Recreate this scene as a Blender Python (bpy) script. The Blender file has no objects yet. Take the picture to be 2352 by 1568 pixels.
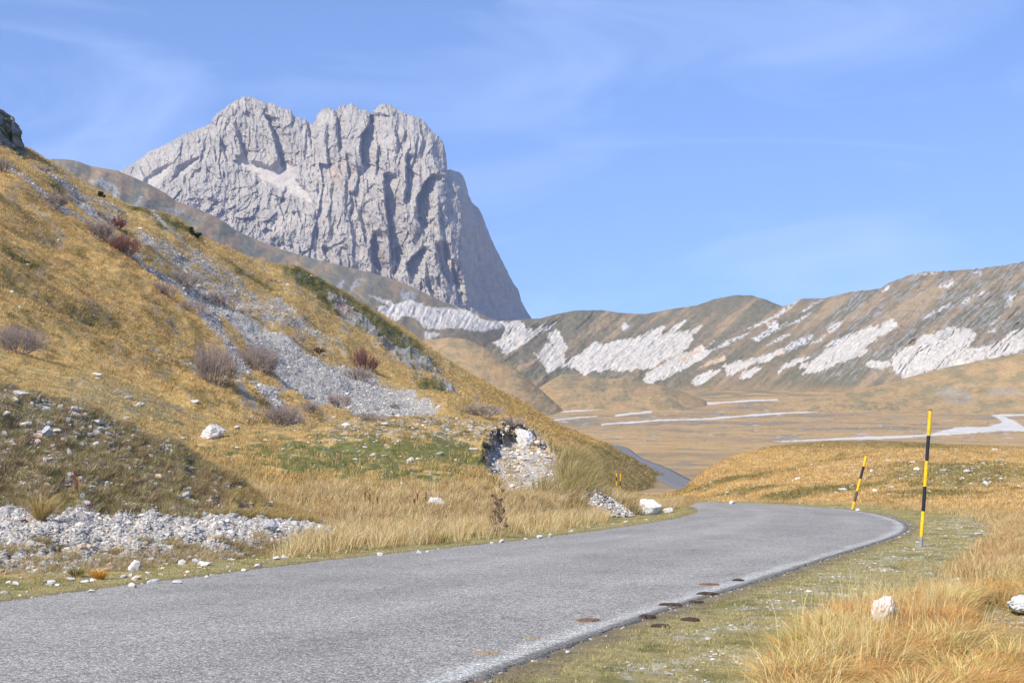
import bpy, math, random
import numpy as np
from math import radians as R
random.seed(7)
RNG = np.random.default_rng(11)
SC = bpy.context.scene
COL = SC.collection

# ------------------------------------------------------------------ camera
F, CX, HY = 3267.0, 1176.0, 1000.0      # focal length, centre and eye level of the picture in its own units
CZ = 1.6                                 # eye height (m); Z below is measured from here
cd = bpy.data.cameras.new("camera"); cam = bpy.data.objects.new("camera", cd); COL.objects.link(cam)
cam.location = (0, 0, CZ); cam.rotation_euler = (R(90), 0, 0)
cd.sensor_width = 36; cd.lens = 36*F/2352; cd.shift_y = (HY-784)/2352
cd.clip_start = 0.1; cd.clip_end = 30000
SC.camera = cam

# ------------------------------------------------------------------ sky, sun, exposure
SUN_EL, SUN_AZ = 43.0, -139.0            # azimuth clockwise from +Y
w = bpy.data.worlds.new("World"); SC.world = w; w.use_nodes = True
nt = w.node_tree; nt.nodes.clear()
out = nt.nodes.new('ShaderNodeOutputWorld'); bg = nt.nodes.new('ShaderNodeBackground')
sky = nt.nodes.new('ShaderNodeTexSky'); sky.sky_type = 'NISHITA'; sky.sun_disc = False
sky.sun_elevation = R(SUN_EL); sky.sun_rotation = R(SUN_AZ); sky.altitude = 1500
sky.air_density = 1.0; sky.dust_density = 0.4; sky.ozone_density = 2.0
tc = nt.nodes.new('ShaderNodeTexCoord')
lift = nt.nodes.new('ShaderNodeVectorMath'); lift.operation = 'ADD'; lift.inputs[1].default_value = (0, 0, .11)
nrm_ = nt.nodes.new('ShaderNodeVectorMath'); nrm_.operation = 'NORMALIZE'
nt.links.new(tc.outputs['Generated'], lift.inputs[0]); nt.links.new(lift.outputs[0], nrm_.inputs[0]); nt.links.new(nrm_.outputs[0], sky.inputs[0])
tint = nt.nodes.new('ShaderNodeMix'); tint.data_type = 'RGBA'; tint.blend_type = 'MULTIPLY'
tint.inputs[0].default_value = 1.0; tint.inputs[7].default_value = (1.13, 1.265, 1.54, 1)
nt.links.new(sky.outputs[0], tint.inputs[6])
sep = nt.nodes.new('ShaderNodeSeparateXYZ')
nt.links.new(tc.outputs['Generated'], sep.inputs[0])
mp = nt.nodes.new('ShaderNodeMapping'); mp.inputs['Scale'].default_value = (2.2, 2.2, 9.0)
mp.inputs['Rotation'].default_value = (0, R(-12), 0); mp.inputs['Location'].default_value = (0.6, 0.0, 0.35)
nt.links.new(tc.outputs['Generated'], mp.inputs[0])
cn = nt.nodes.new('ShaderNodeTexNoise'); cn.inputs['Scale'].default_value = 1.5; cn.inputs['Detail'].default_value = 8
cn.inputs['Roughness'].default_value = 0.55; cn.inputs['Distortion'].default_value = 0.9
nt.links.new(mp.outputs[0], cn.inputs['Vector'])
mr = nt.nodes.new('ShaderNodeMapRange'); mr.inputs[1].default_value = 0.48; mr.inputs[2].default_value = 0.80
mr.inputs[3].default_value = 0.0; mr.inputs[4].default_value = 0.40
nt.links.new(cn.outputs[0], mr.inputs[0])
cmix = nt.nodes.new('ShaderNodeMix'); cmix.data_type = 'RGBA'
nt.links.new(mr.outputs[0], cmix.inputs[0]); nt.links.new(tint.outputs[2], cmix.inputs[6])
cmix.inputs[7].default_value = (6.2, 7.6, 10.8, 1)
nt.links.new(cmix.outputs[2], bg.inputs[0]); bg.inputs[1].default_value = 0.118
nt.links.new(bg.outputs[0], out.inputs[0])
sd = bpy.data.lights.new("sun", 'SUN'); sd.energy = 5.0; sd.angle = R(0.55); sd.color = (1.0, 0.95, 0.86)
so = bpy.data.objects.new("sun", sd); COL.objects.link(so)
so.rotation_euler = (R(90-SUN_EL), 0, R(180-SUN_AZ) + 0.0)
so.location = (-60, -30, 80)
SC.view_settings.view_transform = 'Standard'; SC.view_settings.look = 'None'
SC.view_settings.gamma = 1; SC.view_settings.exposure = 0.38

# ------------------------------------------------------------------ helpers
def tag(o, label=None, cat=None, group=None, kind=None):
    if label: o['label'] = label
    if cat: o['category'] = cat
    if group: o['group'] = group
    if kind: o['kind'] = kind
    return o

_T = np.random.default_rng(3).random((8, 512, 512)).astype(np.float32) * 2 * np.pi
_GX, _GY = np.cos(_T), np.sin(_T)
def pn(x, y, seed=0):
    """2-D gradient noise, about -1..1"""
    s = seed % 8; ox = (seed*37.31) % 311; oy = (seed*91.7) % 277
    x = np.asarray(x, np.float64) + ox; y = np.asarray(y, np.float64) + oy
    xi = np.floor(x).astype(np.int64); yi = np.floor(y).astype(np.int64)
    fx = (x-xi).astype(np.float32); fy = (y-yi).astype(np.float32)
    u = fx*fx*fx*(fx*(fx*6-15)+10); v = fy*fy*fy*(fy*(fy*6-15)+10)
    x0 = xi & 511; y0 = yi & 511; x1 = (xi+1) & 511; y1 = (yi+1) & 511
    gx, gy = _GX[s], _GY[s]
    a = gx[y0, x0]*fx + gy[y0, x0]*fy
    b = gx[y0, x1]*(fx-1) + gy[y0, x1]*fy
    c = gx[y1, x0]*fx + gy[y1, x0]*(fy-1)
    d = gx[y1, x1]*(fx-1) + gy[y1, x1]*(fy-1)
    return 1.5*((a*(1-u)+b*u)*(1-v) + (c*(1-u)+d*u)*v)
def fbm(x, y, o=5, seed=0, g=0.5):
    r = 0; a = 1.0; t = 0
    for i in range(o):
        r = r + a*pn(x, y, seed+i); t += a; a *= g; x = x*2.03; y = y*2.03
    return r/t
def ridged(x, y, o=5, seed=0, g=0.5):
    r = 0; a = 1.0; t = 0
    for i in range(o):
        n = 1-np.abs(pn(x, y, seed+i))*1.6; r = r + a*n; t += a; a *= g; x = x*2.07; y = y*2.07
    return r/t
_CR = np.random.default_rng(9).random((6, 256, 256))
def slab(x, y, seed=0):
    """broken slabs: every cell is its own tilted plane, with crisp joints between"""
    x = np.asarray(x, float)+seed*17.3; y = np.asarray(y, float)+seed*9.1
    xi = np.floor(x).astype(int); yi = np.floor(y).astype(int); bd = np.full(x.shape, 9.0); h = np.zeros(x.shape)
    for dx in (-1, 0, 1):
        for dy in (-1, 0, 1):
            a = (xi+dx) & 255; b = (yi+dy) & 255
            cx = xi+dx+_CR[0][a, b]; cy = yi+dy+_CR[1][a, b]; d = (x-cx)**2+(y-cy)**2
            hh = (_CR[2][a, b]-.5)+(x-cx)*(_CR[3][a, b]-.5)*1.8+(y-cy)*(_CR[4][a, b]-.5)*.9
            k = d < bd; bd = np.where(k, d, bd); h = np.where(k, hh, h)
    return h
def sst(a, b, x):
    t = np.clip((x-a)/(b-a), 0, 1); return t*t*(3-2*t)
def segd(px, py, pts):
    """distance to a polyline"""
    d = np.full(px.shape, 1e9)
    for (x0, y0), (x1, y1) in zip(pts[:-1], pts[1:]):
        dx, dy = x1-x0, y1-y0; L = dx*dx+dy*dy+1e-9
        t = np.clip(((px-x0)*dx+(py-y0)*dy)/L, 0, 1)
        d = np.minimum(d, np.hypot(px-x0-t*dx, py-y0-t*dy))
    return d
def sdp(px, py, poly, m=60):
    """signed distance to a polygon, + inside"""
    xs = [p[0] for p in poly]; ys = [p[1] for p in poly]
    res = np.full(px.shape, -float(m))
    k = (px > min(xs)-m) & (px < max(xs)+m) & (py > min(ys)-m) & (py < max(ys)+m)
    if not k.any(): return res
    x = px[k]; y = py[k]; P = list(poly)+[poly[0]]
    d = segd(x, y, P); ins = np.zeros(x.shape, bool)
    for (x0, y0), (x1, y1) in zip(P[:-1], P[1:]):
        if y0 == y1: continue
        c = ((y0 > y) != (y1 > y)) & (x < (x1-x0)*(y-y0)/(y1-y0)+x0)
        ins ^= c
    res[k] = np.where(ins, d, -d)
    return res
def polys(px, py, L, rag=6, sc=14, soft=3, seed=5):
    n = fbm(px/sc, py/sc, 4, seed)*rag
    m = np.zeros(px.shape)
    for p in L: m = np.maximum(m, sst(-soft, soft, sdp(px, py, p)+n))
    return m
def mapc(L, ox, oy, s):
    return [[(ox+x*s, oy+y*s) for x, y in p] for p in L]
def mixc(a, b, m):
    return a*(1-m[..., None]) + np.asarray(b)*m[..., None]
def pchip(xs, ys, x):
    xs = np.asarray(xs, float); ys = np.asarray(ys, float)
    h = np.diff(xs); dl = np.diff(ys)/h; m = np.zeros(len(xs))
    for i in range(1, len(xs)-1):
        if dl[i-1]*dl[i] > 0:
            w1 = 2*h[i]+h[i-1]; w2 = h[i]+2*h[i-1]
            m[i] = (w1+w2)/(w1/dl[i-1]+w2/dl[i])
    m[0] = dl[0]; m[-1] = dl[-1]
    x = np.clip(x, xs[0], xs[-1]); i = np.clip(np.searchsorted(xs, x)-1, 0, len(h)-1)
    t = (x-xs[i])/h[i]; t2 = t*t; t3 = t2*t
    return (2*t3-3*t2+1)*ys[i]+(t3-2*t2+t)*h[i]*m[i]+(-2*t3+3*t2)*ys[i+1]+(t3-t2)*h[i]*m[i+1]
def mesh_from(name, V, faces_idx, nper, col=None, smooth=True):
    me = bpy.data.meshes.new(name)
    nf = len(faces_idx)//nper
    me.vertices.add(len(V)); me.vertices.foreach_set('co', np.ascontiguousarray(V, np.float32).ravel())
    me.loops.add(nf*nper); me.loops.foreach_set('vertex_index', np.ascontiguousarray(faces_idx, np.int32))
    me.polygons.add(nf); me.polygons.foreach_set('loop_start', np.arange(nf, dtype=np.int32)*nper)
    me.polygons.foreach_set('loop_total', np.full(nf, nper, np.int32))
    me.update(calc_edges=True)
    me.polygons.foreach_set('use_smooth', np.full(nf, smooth, bool))
    if col is not None:
        a = me.color_attributes.new('col', 'FLOAT_COLOR', 'POINT')
        c = np.ones((len(V), 4), np.float32); c[:, :3] = np.clip(col, 0.0, 1); a.data.foreach_set('color', c.ravel())
    return me
def link(name, me, mat, parent=None):
    if mat is not None: me.materials.append(mat)
    o = bpy.data.objects.new(name, me); COL.objects.link(o)
    if parent: o.parent = parent
    return o
SHEETS = {}
def rows_at(rows, px):
    PY = []; YY = []
    for r in rows:
        xs = [p[0] for p in r]
        PY.append(np.interp(px, xs, [p[1] for p in r])); YY.append(np.exp(pchip(xs, np.log([p[2] for p in r]), px)))
    return np.array(PY), np.array(YY)
def sheet(name, rows, px, nv, disp=None, colf=None, mat=None, smoothrows=0, info=None):
    """A terrain surface running through measured ridge and foot lines; nv = steps between successive lines."""
    PY, YY = rows_at(rows, px)
    if smoothrows:
        k = np.hanning(smoothrows*2+3)[1:-1]; k /= k.sum(); n = len(k)//2
        for A in (PY, YY):
            for i in range(len(A)): A[i] = np.convolve(np.pad(A[i], n, mode='edge'), k, 'valid')
    Z = -(PY-HY)/F*YY
    v = np.concatenate([np.linspace(i, i+1, n, endpoint=False) for i, n in enumerate(nv)]+[[len(rows)-1.0]])
    n = len(rows); h = 1.0
    def vint(A):
        dl = np.diff(A, axis=0); m = np.zeros_like(A)
        for i in range(1, n-1):
            ok = dl[i-1]*dl[i] > 0
            m[i] = np.where(ok, 2*dl[i-1]*dl[i]/np.where(ok, dl[i-1]+dl[i], 1), 0)
        m[0] = dl[0]; m[-1] = dl[-1]
        i = np.clip(np.floor(v).astype(int), 0, n-2); t = (v-i)[:, None]; t2 = t*t; t3 = t2*t
        return (2*t3-3*t2+1)*A[i]+(t3-2*t2+t)*m[i]+(-2*t3+3*t2)*A[i+1]+(t3-t2)*m[i+1]
    Yg = vint(YY); Zg = vint(Z)
    P = np.stack([(px[None, :]-CX)/F*Yg, Yg, Zg], -1)
    vv = np.repeat(v[:, None], len(px), 1)
    sx = np.repeat(px[None, :], len(v), 0); sy = HY-Zg/Yg*F
    if disp is not None: P = disp(P, sx, sy, vv)
    N = normals(P)
    C = colf(P, sx, sy, vv, N) if colf is not None else None
    me = grid_mesh(name, P + np.array([0, 0, CZ]), C)
    o = link(name, me, mat)
    tag(o, kind='structure')
    SHEETS[info or name] = dict(P=P, C=C, N=N, sx=CX+P[..., 0]/P[..., 1]*F, sy=HY-P[..., 2]/P[..., 1]*F, ox=sx, oy=sy, v=vv)
    return o
def normals(P):
    du = np.gradient(P, axis=1); dv = np.gradient(P, axis=0)
    N = np.cross(du, dv); N /= np.linalg.norm(N, axis=-1, keepdims=True)+1e-12
    s = np.sign(N[..., 2:3]+1e-6*0); 
    flip = (N[..., 2] < 0).mean() > 0.5
    return -N if flip else N
def grid_mesh(name, P, C=None):
    a, b = P.shape[:2]; I = np.arange(a*b).reshape(a, b)
    q = np.stack([I[:-1, :-1], I[:-1, 1:], I[1:, 1:], I[1:, :-1]], -1).reshape(-1)
    return mesh_from(name, P.reshape(-1, 3), q, 4, None if C is None else C.reshape(-1, 3))
def hit(px, py, names, tol=5):
    """world point where the line of sight through (px,py) meets the named surfaces"""
    best = None
    for nme in names:
        S = SHEETS[nme]; d = np.hypot(S['sx']-px, S['sy']-py)
        k = d < max(tol, d.min()+0.5) if d.min() < tol*3 else None
        if k is None: continue
        Y = np.where(k, S['P'][..., 1], 1e9); i = np.unravel_index(np.argmin(Y), Y.shape)
        if best is None or Y[i] < best[0][1]: best = (S['P'][i].copy(), S['N'][i].copy())
    return best

def principled(name, rough=0.9):
    m = bpy.data.materials.new(name); m.use_nodes = True
    b = m.node_tree.nodes['Principled BSDF']; b.inputs['Roughness'].default_value = rough
    b.inputs['Specular IOR Level'].default_value = 0.15
    return m, m.node_tree, b
def terrain_mat(name, scales, amp=0.3, bump=0.4, bdist=0.1, rough=0.95):
    """vertex colour (what grows or lies there) broken up by fine noises, with a bump"""
    m, t, b = principled(name, rough)
    at = t.nodes.new('ShaderNodeAttribute'); at.attribute_name = 'col'
    g = t.nodes.new('ShaderNodeNewGeometry'); last = None; hs = None
    for i, s in enumerate(scales):
        n = t.nodes.new('ShaderNodeTexNoise'); n.inputs['Scale'].default_value = s; n.inputs['Detail'].default_value = 6
        n.inputs['Roughness'].default_value = 0.65
        t.links.new(g.outputs['Position'], n.inputs['Vector'])
        r = t.nodes.new('ShaderNodeMapRange'); r.inputs[1].default_value = 0.3; r.inputs[2].default_value = 0.7
        r.inputs[3].default_value = 1-amp; r.inputs[4].default_value = 1+amp; r.clamp = True
        t.links.new(n.outputs[0], r.inputs[0])
        if last is None: last = r.outputs[0]; hs = n.outputs[0]
        else:
            q = t.nodes.new('ShaderNodeMath'); q.operation = 'MULTIPLY'; t.links.new(last, q.inputs[0]); t.links.new(r.outputs[0], q.inputs[1]); last = q.outputs[0]
            q = t.nodes.new('ShaderNodeMath'); q.operation = 'ADD'; t.links.new(hs, q.inputs[0]); t.links.new(n.outputs[0], q.inputs[1]); hs = q.outputs[0]
    vm = t.nodes.new('ShaderNodeVectorMath'); vm.operation = 'SCALE'
    t.links.new(at.outputs['Color'], vm.inputs[0]); t.links.new(last, vm.inputs['Scale'])
    t.links.new(vm.outputs[0], b.inputs['Base Color'])
    bp = t.nodes.new('ShaderNodeBump'); bp.inputs['Strength'].default_value = bump; bp.inputs['Distance'].default_value = bdist
    t.links.new(hs, bp.inputs['Height']); t.links.new(bp.outputs[0], b.inputs['Normal'])
    return m
def simple_mat(name, rough=0.9, sc=8, amp=0.25, bump=0.3, bdist=0.02, col=None):
    m = terrain_mat(name, [sc], amp, bump, bdist, rough)
    if col is not None:
        t = m.node_tree
        for n in t.nodes:
            if n.type == 'ATTRIBUTE':
                rg = t.nodes.new('ShaderNodeRGB'); rg.outputs[0].default_value = (*col, 1)
                for l in list(n.outputs['Color'].links): t.links.new(rg.outputs[0], l.to_socket)
    return m
def blade_mat(name, trans=0.3):
    m = bpy.data.materials.new(name); m.use_nodes = True; t = m.node_tree; t.nodes.clear()
    o = t.nodes.new('ShaderNodeOutputMaterial'); a = t.nodes.new('ShaderNodeAttribute'); a.attribute_name = 'col'
    d = t.nodes.new('ShaderNodeBsdfDiffuse'); tr = t.nodes.new('ShaderNodeBsdfTranslucent'); mx = t.nodes.new('ShaderNodeMixShader')
    mx.inputs[0].default_value = trans
    t.links.new(a.outputs['Color'], d.inputs[0]); t.links.new(a.outputs['Color'], tr.inputs[0])
    t.links.new(d.outputs[0], mx.inputs[1]); t.links.new(tr.outputs[0], mx.inputs[2]); t.links.new(mx.outputs[0], o.inputs[0])
    return m

M_near = terrain_mat('dry turf', [3.0, 22.0], 0.28, 0.8, 0.05)
M_hill = terrain_mat('dry hillside', [0.9, 5.0], 0.25, 0.8, 0.35)
M_far = terrain_mat('distant grassland', [0.06, 0.35], 0.16, 0.5, 2.0)
M_mtn = terrain_mat('limestone cliff', [0.015, 0.09], 0.17, 1.0, 8.0)
M_rock = simple_mat('limestone', 0.9, 9, 0.22, 0.6, 0.03)
M_blade = blade_mat('dry grass blades')
M_twig = blade_mat('bare twigs', 0.0)

OCH = np.array([0.49, 0.325, 0.125]); OCH2 = np.array([0.38, 0.245, 0.10]); STRAW = np.array([0.52, 0.35, 0.145])
OLIVE = np.array([0.155, 0.135, 0.040]); GREEN = np.array([0.125, 0.120, 0.038]); DKG = np.array([0.062, 0.068, 0.022])
SCREE = np.array([0.40, 0.385, 0.365]); WHITE = np.array([0.60, 0.575, 0.54]); SOIL = np.array([0.12, 0.095, 0.07])

# road outline in plan (x, y)
RL = [(-14, -6), (-12, 0), (-9.0, 8.3), (-5.9, 16.3), (-4.7, 19.8), (-2.87, 24.9), (-.68, 29.3), (1.28, 33.8), (2.8, 38.2), (4.3, 42.6), (5.6, 46.9), (6.7, 51.5), (7.55, 57.0), (8.0, 62.2), (7.9, 66.8), (6.0, 71), (2, 74), (-3, 75.5)]
RR = [(-6.6, -8), (-5.2, -3), (-2.6, 4), (-.25, 10.1), (0.27, 11.8), (1.5, 15.1), (2.97, 18.5), (4.7, 22.8), (7.1, 28.6), (9.3, 33.9), (10.9, 38.8), (12.2, 44.5), (13.3, 52.0), (13.6, 59), (12.7, 65.5), (10.9, 71), (7.5, 77), (1, 82), (-5, 83)]
def smooth_poly(P, n):
    P = np.array(P, float); s = np.r_[0, np.cumsum(np.hypot(*np.diff(P, axis=0).T))]
    t = np.linspace(0, s[-1], n); Q = np.stack([np.interp(t, s, P[:, 0]), np.interp(t, s, P[:, 1])], -1)
    k = np.hanning(int(n*0.06)*2+3)[1:-1]; k /= k.sum(); h = len(k)//2
    for c in (0, 1):
        v = Q[:, c]; pad = np.r_[2*v[0]-v[1:h+1][::-1], v, 2*v[-1]-v[-h-1:-1][::-1]]; Q[:, c] = np.convolve(pad, k, 'valid')
    return Q
QL = smooth_poly(RL, 400); QR = smooth_poly(RR, 400)
ROADPOLY = [tuple(p) for p in QL[::8]] + [tuple(p) for p in QR[::8][::-1]]
def plane_z(Y): return -1.5-0.026*Y
def plY(py): return 4900.0/(py-1085.0)

# ------------------------------------------------------------------ the ground round the road
pxn = np.linspace(-900, 3300, 1500)
gy = [3.0, 5.0, 8.0, 14.0, 25.0, 50.0, 100.0]
rows = [[(-900, 1085+4900/y, y), (3300, 1085+4900/y, y)] for y in gy]
def d_ground(P, sx, sy, v):
    X, Y = P[..., 0], P[..., 1]
    s = sdp(X, Y, ROADPOLY, 12)
    P[..., 2] = plane_z(Y)
    n = fbm(X*0.35, Y*0.35, 4, 2)*0.16 + fbm(X*3, Y*3, 3, 4)*0.025
    off = sst(0.0, 2.5, -s)
    P[..., 2] += n*off - 0.03*off
    P[..., 2] -= 0.05*sst(0.02, 0.25, s)
    # the ground sinks away to the right beyond the verge
    P[..., 2] -= 0.25*sst(2.5, 7, -s)*(X > 3)
    P[..., 2] -= 2.5*sst(78, 98, Y)
    d_ground.s = s
    return P
def c_ground(P, sx, sy, v, N):
    X, Y = P[..., 0], P[..., 1]; s = -d_ground.s
    n1 = fbm(X*0.5, Y*0.5, 4, 3); n2 = fbm(X*2.2, Y*2.2, 4, 6); n3 = fbm(X*6, Y*6, 3, 1)
    C = mixc(np.broadcast_to(OCH*0.8, P.shape), OLIVE*1.25, sst(-.15, .35, n1+n2*.5))
    # worn verge next to the asphalt: olive turf, bare soil, stony dust
    verge = sst(3.6, 1.4, s+n1*1.5)
    C = mixc(C, np.array([.30, .25, .11]), verge*.9)
    C = mixc(C, GREEN*1.1, sst(.1, .4, n2+n1*.4)*verge*.7)
    C = mixc(C, SOIL*1.3, sst(.45, .1, s+n2*.4)*.65)
    right = X > 0.9+(Y-12)*0.38
    stony = sst(.08, .32, fbm(X*1.1, Y*1.1, 4, 17)+.5*n3)*sst(.2, .9, s)*sst(5, 3, s)*np.where(right, 1, .25)
    C = mixc(C, WHITE*.7, stony*sst(-.1,.25,n3)*.55)
    return C
sheet('ground', rows, pxn, [20, 30, 60, 110, 170, 120], d_ground, c_ground, M_near)

# ------------------------------------------------------------------ road
def road_mesh(name, L, Rr, zf, mat, across=40, edge=0.055, kind='structure'):
    n = len(L); t = np.linspace(0, 1, across)
    P = np.zeros((n, across, 3)); P[..., :2] = L[:, None]*(1-t)[None, :, None] + Rr[:, None]*t[None, :, None]
    wob = 0.07
    for c, sgn in ((0, -1), (across-1, 1)):
        d = (Rr-L)/np.linalg.norm(Rr-L, axis=1, keepdims=True)
        k = fbm(P[:, c, 0]*3, P[:, c, 1]*3, 4, 9+c)*wob*2.2
        P[:, c, :2] += d*k[:, None]
    crown = 0.05*(1-(2*t-1)**2)
    P[..., 2] = zf(P[..., 1]) + 0.012 + crown[None]
    # broken side face
    sk = []
    for c, sgn in ((0, -1), (across-1, 1)):
        q = P[:, c].copy(); d = (Rr-L)/np.linalg.norm(Rr-L, axis=1, keepdims=True)
        q[:, :2] += sgn*d*0.04; q[:, 2] -= edge+0.06; sk.append(q)
    P = np.concatenate([sk[0][:, None], P, sk[1][:, None]], 1)
    tt = np.concatenate([[-0.01], t, [1.01]])
    return P, tt
m, t, b = principled('worn asphalt', 0.85)
g = t.nodes.new('ShaderNodeNewGeometry'); at = t.nodes.new('ShaderNodeAttribute'); at.attribute_name = 'col'
def tn(kind, **k):
    n = t.nodes.new(kind)
    for a, v in k.items(): n.inputs[a].default_value = v
    return n
vo = tn('ShaderNodeTexVoronoi', Scale=85.0); t.links.new(g.outputs['Position'], vo.inputs['Vector'])
sepc = t.nodes.new('ShaderNodeSeparateColor'); t.links.new(vo.outputs['Color'], sepc.inputs[0])
cr = t.nodes.new('ShaderNodeValToRGB'); e = cr.color_ramp.elements
e[0].position = 0.0; e[0].color = (0.09, 0.09, 0.092, 1); e[1].position = 1.0; e[1].color = (0.55, 0.535, 0.52, 1)
x = cr.color_ramp.elements.new(.45); x.color = (0.17, .17, .172, 1); x = cr.color_ramp.elements.new(.8); x.color = (.31, .305, .30, 1)
t.links.new(sepc.outputs[0], cr.inputs[0])
n2 = tn('ShaderNodeTexNoise', Scale=14.0, Detail=8.0, Roughness=0.75); t.links.new(g.outputs['Position'], n2.inputs['Vector'])
r2 = t.nodes.new('ShaderNodeMapRange'); r2.inputs[1].default_value = .3; r2.inputs[2].default_value = .7; r2.inputs[3].default_value = 1.25; r2.inputs[4].default_value = 2.1
t.links.new(n2.outputs[0], r2.inputs[0])
vm = t.nodes.new('ShaderNodeVectorMath'); vm.operation = 'MULTIPLY'; t.links.new(cr.outputs[0], vm.inputs[0]); t.links.new(at.outputs['Color'], vm.inputs[1])
v2 = t.nodes.new('ShaderNodeVectorMath'); v2.operation = 'SCALE'; t.links.new(vm.outputs[0], v2.inputs[0]); t.links.new(r2.outputs[0], v2.inputs['Scale'])
t.links.new(v2.outputs[0], b.inputs['Base Color'])
bp = tn('ShaderNodeBump', Strength=0.5, Distance=0.012); t.links.new(vo.outputs['Distance'], bp.inputs['Height']); t.links.new(bp.outputs[0], b.inputs['Normal'])
M_road = m
def road_obj(name, L, Rr, zf, across=40, edge=.08):
    P, tt = road_mesh(name, L, Rr, zf, M_road, across, edge)
    X, Y = P[..., 0], P[..., 1]; T = np.broadcast_to(tt[None, :], X.shape)
    s = np.broadcast_to(np.arange(len(L))[:, None]*1.0, X.shape)
    C = np.ones(P.shape)*0.90
    C *= (1+.24*fbm(T*4, s*.010, 4, 3)+.16*fbm(X*.6, Y*.6, 4, 8))[..., None]
    # wheel tracks worn pale, and a dusty shoulder
    for c in (.22, .42, .62, .82): C += (np.exp(-((T-c)/.06)**2)*.07*(1+fbm(s*.03, T*3, 3, 5)))[..., None]
    edgep = sst(.945, .972, T+.03*fbm(s*.05, T*8, 4, 2))*sst(.995, .975, T+.012*fbm(s*.15, T*8, 3, 7))
    C = C*(1+edgep[..., None]*.50)
    C = C*np.where(T > .985, .62, 1)[..., None]
    crk = (np.abs(fbm(X*.45, Y*.45, 5, 21)) < .006) | (np.abs(fbm(X*.22+5, Y*.9, 5, 25)) < .004)
    C = C*np.where(crk, .72, 1)[..., None]
    C = C*np.array([1.05, 1.0, .90])*.74
    o = link(name, grid_mesh(name, P+np.array([0, 0, CZ]), C), M_road); tag(o, kind='structure')
    SHEETS[name] = dict(P=P, C=C, N=np.broadcast_to(np.array([0, 0, 1.]), P.shape), sx=CX+P[..., 0]/np.maximum(P[..., 1], .5)*F, sy=HY-P[..., 2]/np.maximum(P[..., 1], .5)*F)
    return o
up = lambda Q, n: np.stack([np.interp(np.linspace(0, 1, n), np.linspace(0, 1, len(Q)), Q[:, c]) for c in (0, 1)], -1)
road_obj('road', up(QL, 1200), up(QR, 1200), plane_z, 160)

# ------------------------------------------------------------------ near left bank with its gravel apron
rows = [
 [(-900, 1420, 15.5), (-400, 1368, 18.5), (0, 1332, 21.2), (250, 1318, 22.3), (500, 1292, 25), (750, 1258, 29.6), (830, 1254, 31)],
 [(-900, 1250, 19), (-400, 1245, 22), (0, 1240, 24), (300, 1235, 25.5), (600, 1222, 28.5), (750, 1215, 31), (830, 1236, 33)],
 [(-900, 1120, 22), (-400, 1150, 25.5), (0, 1165, 27), (300, 1172, 28.5), (600, 1186, 31), (740, 1205, 33), (830, 1234, 34.5)],
 [(-900, 960, 25), (-400, 1000, 28), (0, 1020, 30.5), (200, 1050, 31.5), (400, 1095, 32.8), (600, 1158, 34), (740, 1200, 35), (830, 1234, 35.5)],
 [(-900, 790, 28), (-400, 850, 31), (0, 902, 34), (90, 906, 34.5), (180, 930, 35), (300, 975, 35.5), (400, 1022, 36), (500, 1080, 36.5), (600, 1138, 36.5), (740, 1200, 36.5), (830, 1232, 37)],
 [(-900, 850, 36), (-400, 900, 40), (0, 950, 42), (200, 990, 43), (400, 1075, 43), (600, 1175, 43), (830, 1260, 43)],
 [(-900, 1000, 42), (0, 1060, 47), (400, 1130, 47), (830, 1300, 47)]]
def d_bank(P, sx, sy, v):
    X, Y = P[..., 0], P[..., 1]
    a = sst(0, .6, v)
    P[..., 2] += a*(fbm(sx*.012, sy*.012, 3, 5)*.26*sst(830, 700, sx) + fbm(sx*.06, sy*.06, 3, 9)*.07)
    return P
def c_bank(P, sx, sy, v, N):
    n = fbm(sx/70, sy/50, 4, 4); n2 = fbm(sx/16, sy/10, 4, 8); n3 = fbm(sx/5, sy/3.5, 3, 12)
    C = np.broadcast_to(np.array([.19, .14, .09]), P.shape)
    C = mixc(C, OLIVE*1.6, sst(-.1, .4, n+n2*.6))
    C = mixc(C, np.array([.13, .085, .058]), sst(.15, .4, fbm(sx/40, sy/22, 4, 31)))
    top = sst(1100, 960, sy+n*60)
    C = mixc(C, WHITE*.62, sst(.18, .34, n3+n2*.5-.12+.22*top)*.85)
    C = mixc(C, OCH*.75, sst(430, 620, sx+n*90)*.55)
    gr = sst(2.12, 1.98, v+n2*.10)
    C = mixc(C, SCREE*.95, gr)
    return C
sheet('bank', rows, np.linspace(-900, 830, 800), [60, 80, 90, 110, 30, 15], d_bank, c_bank, M_near)

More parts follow.
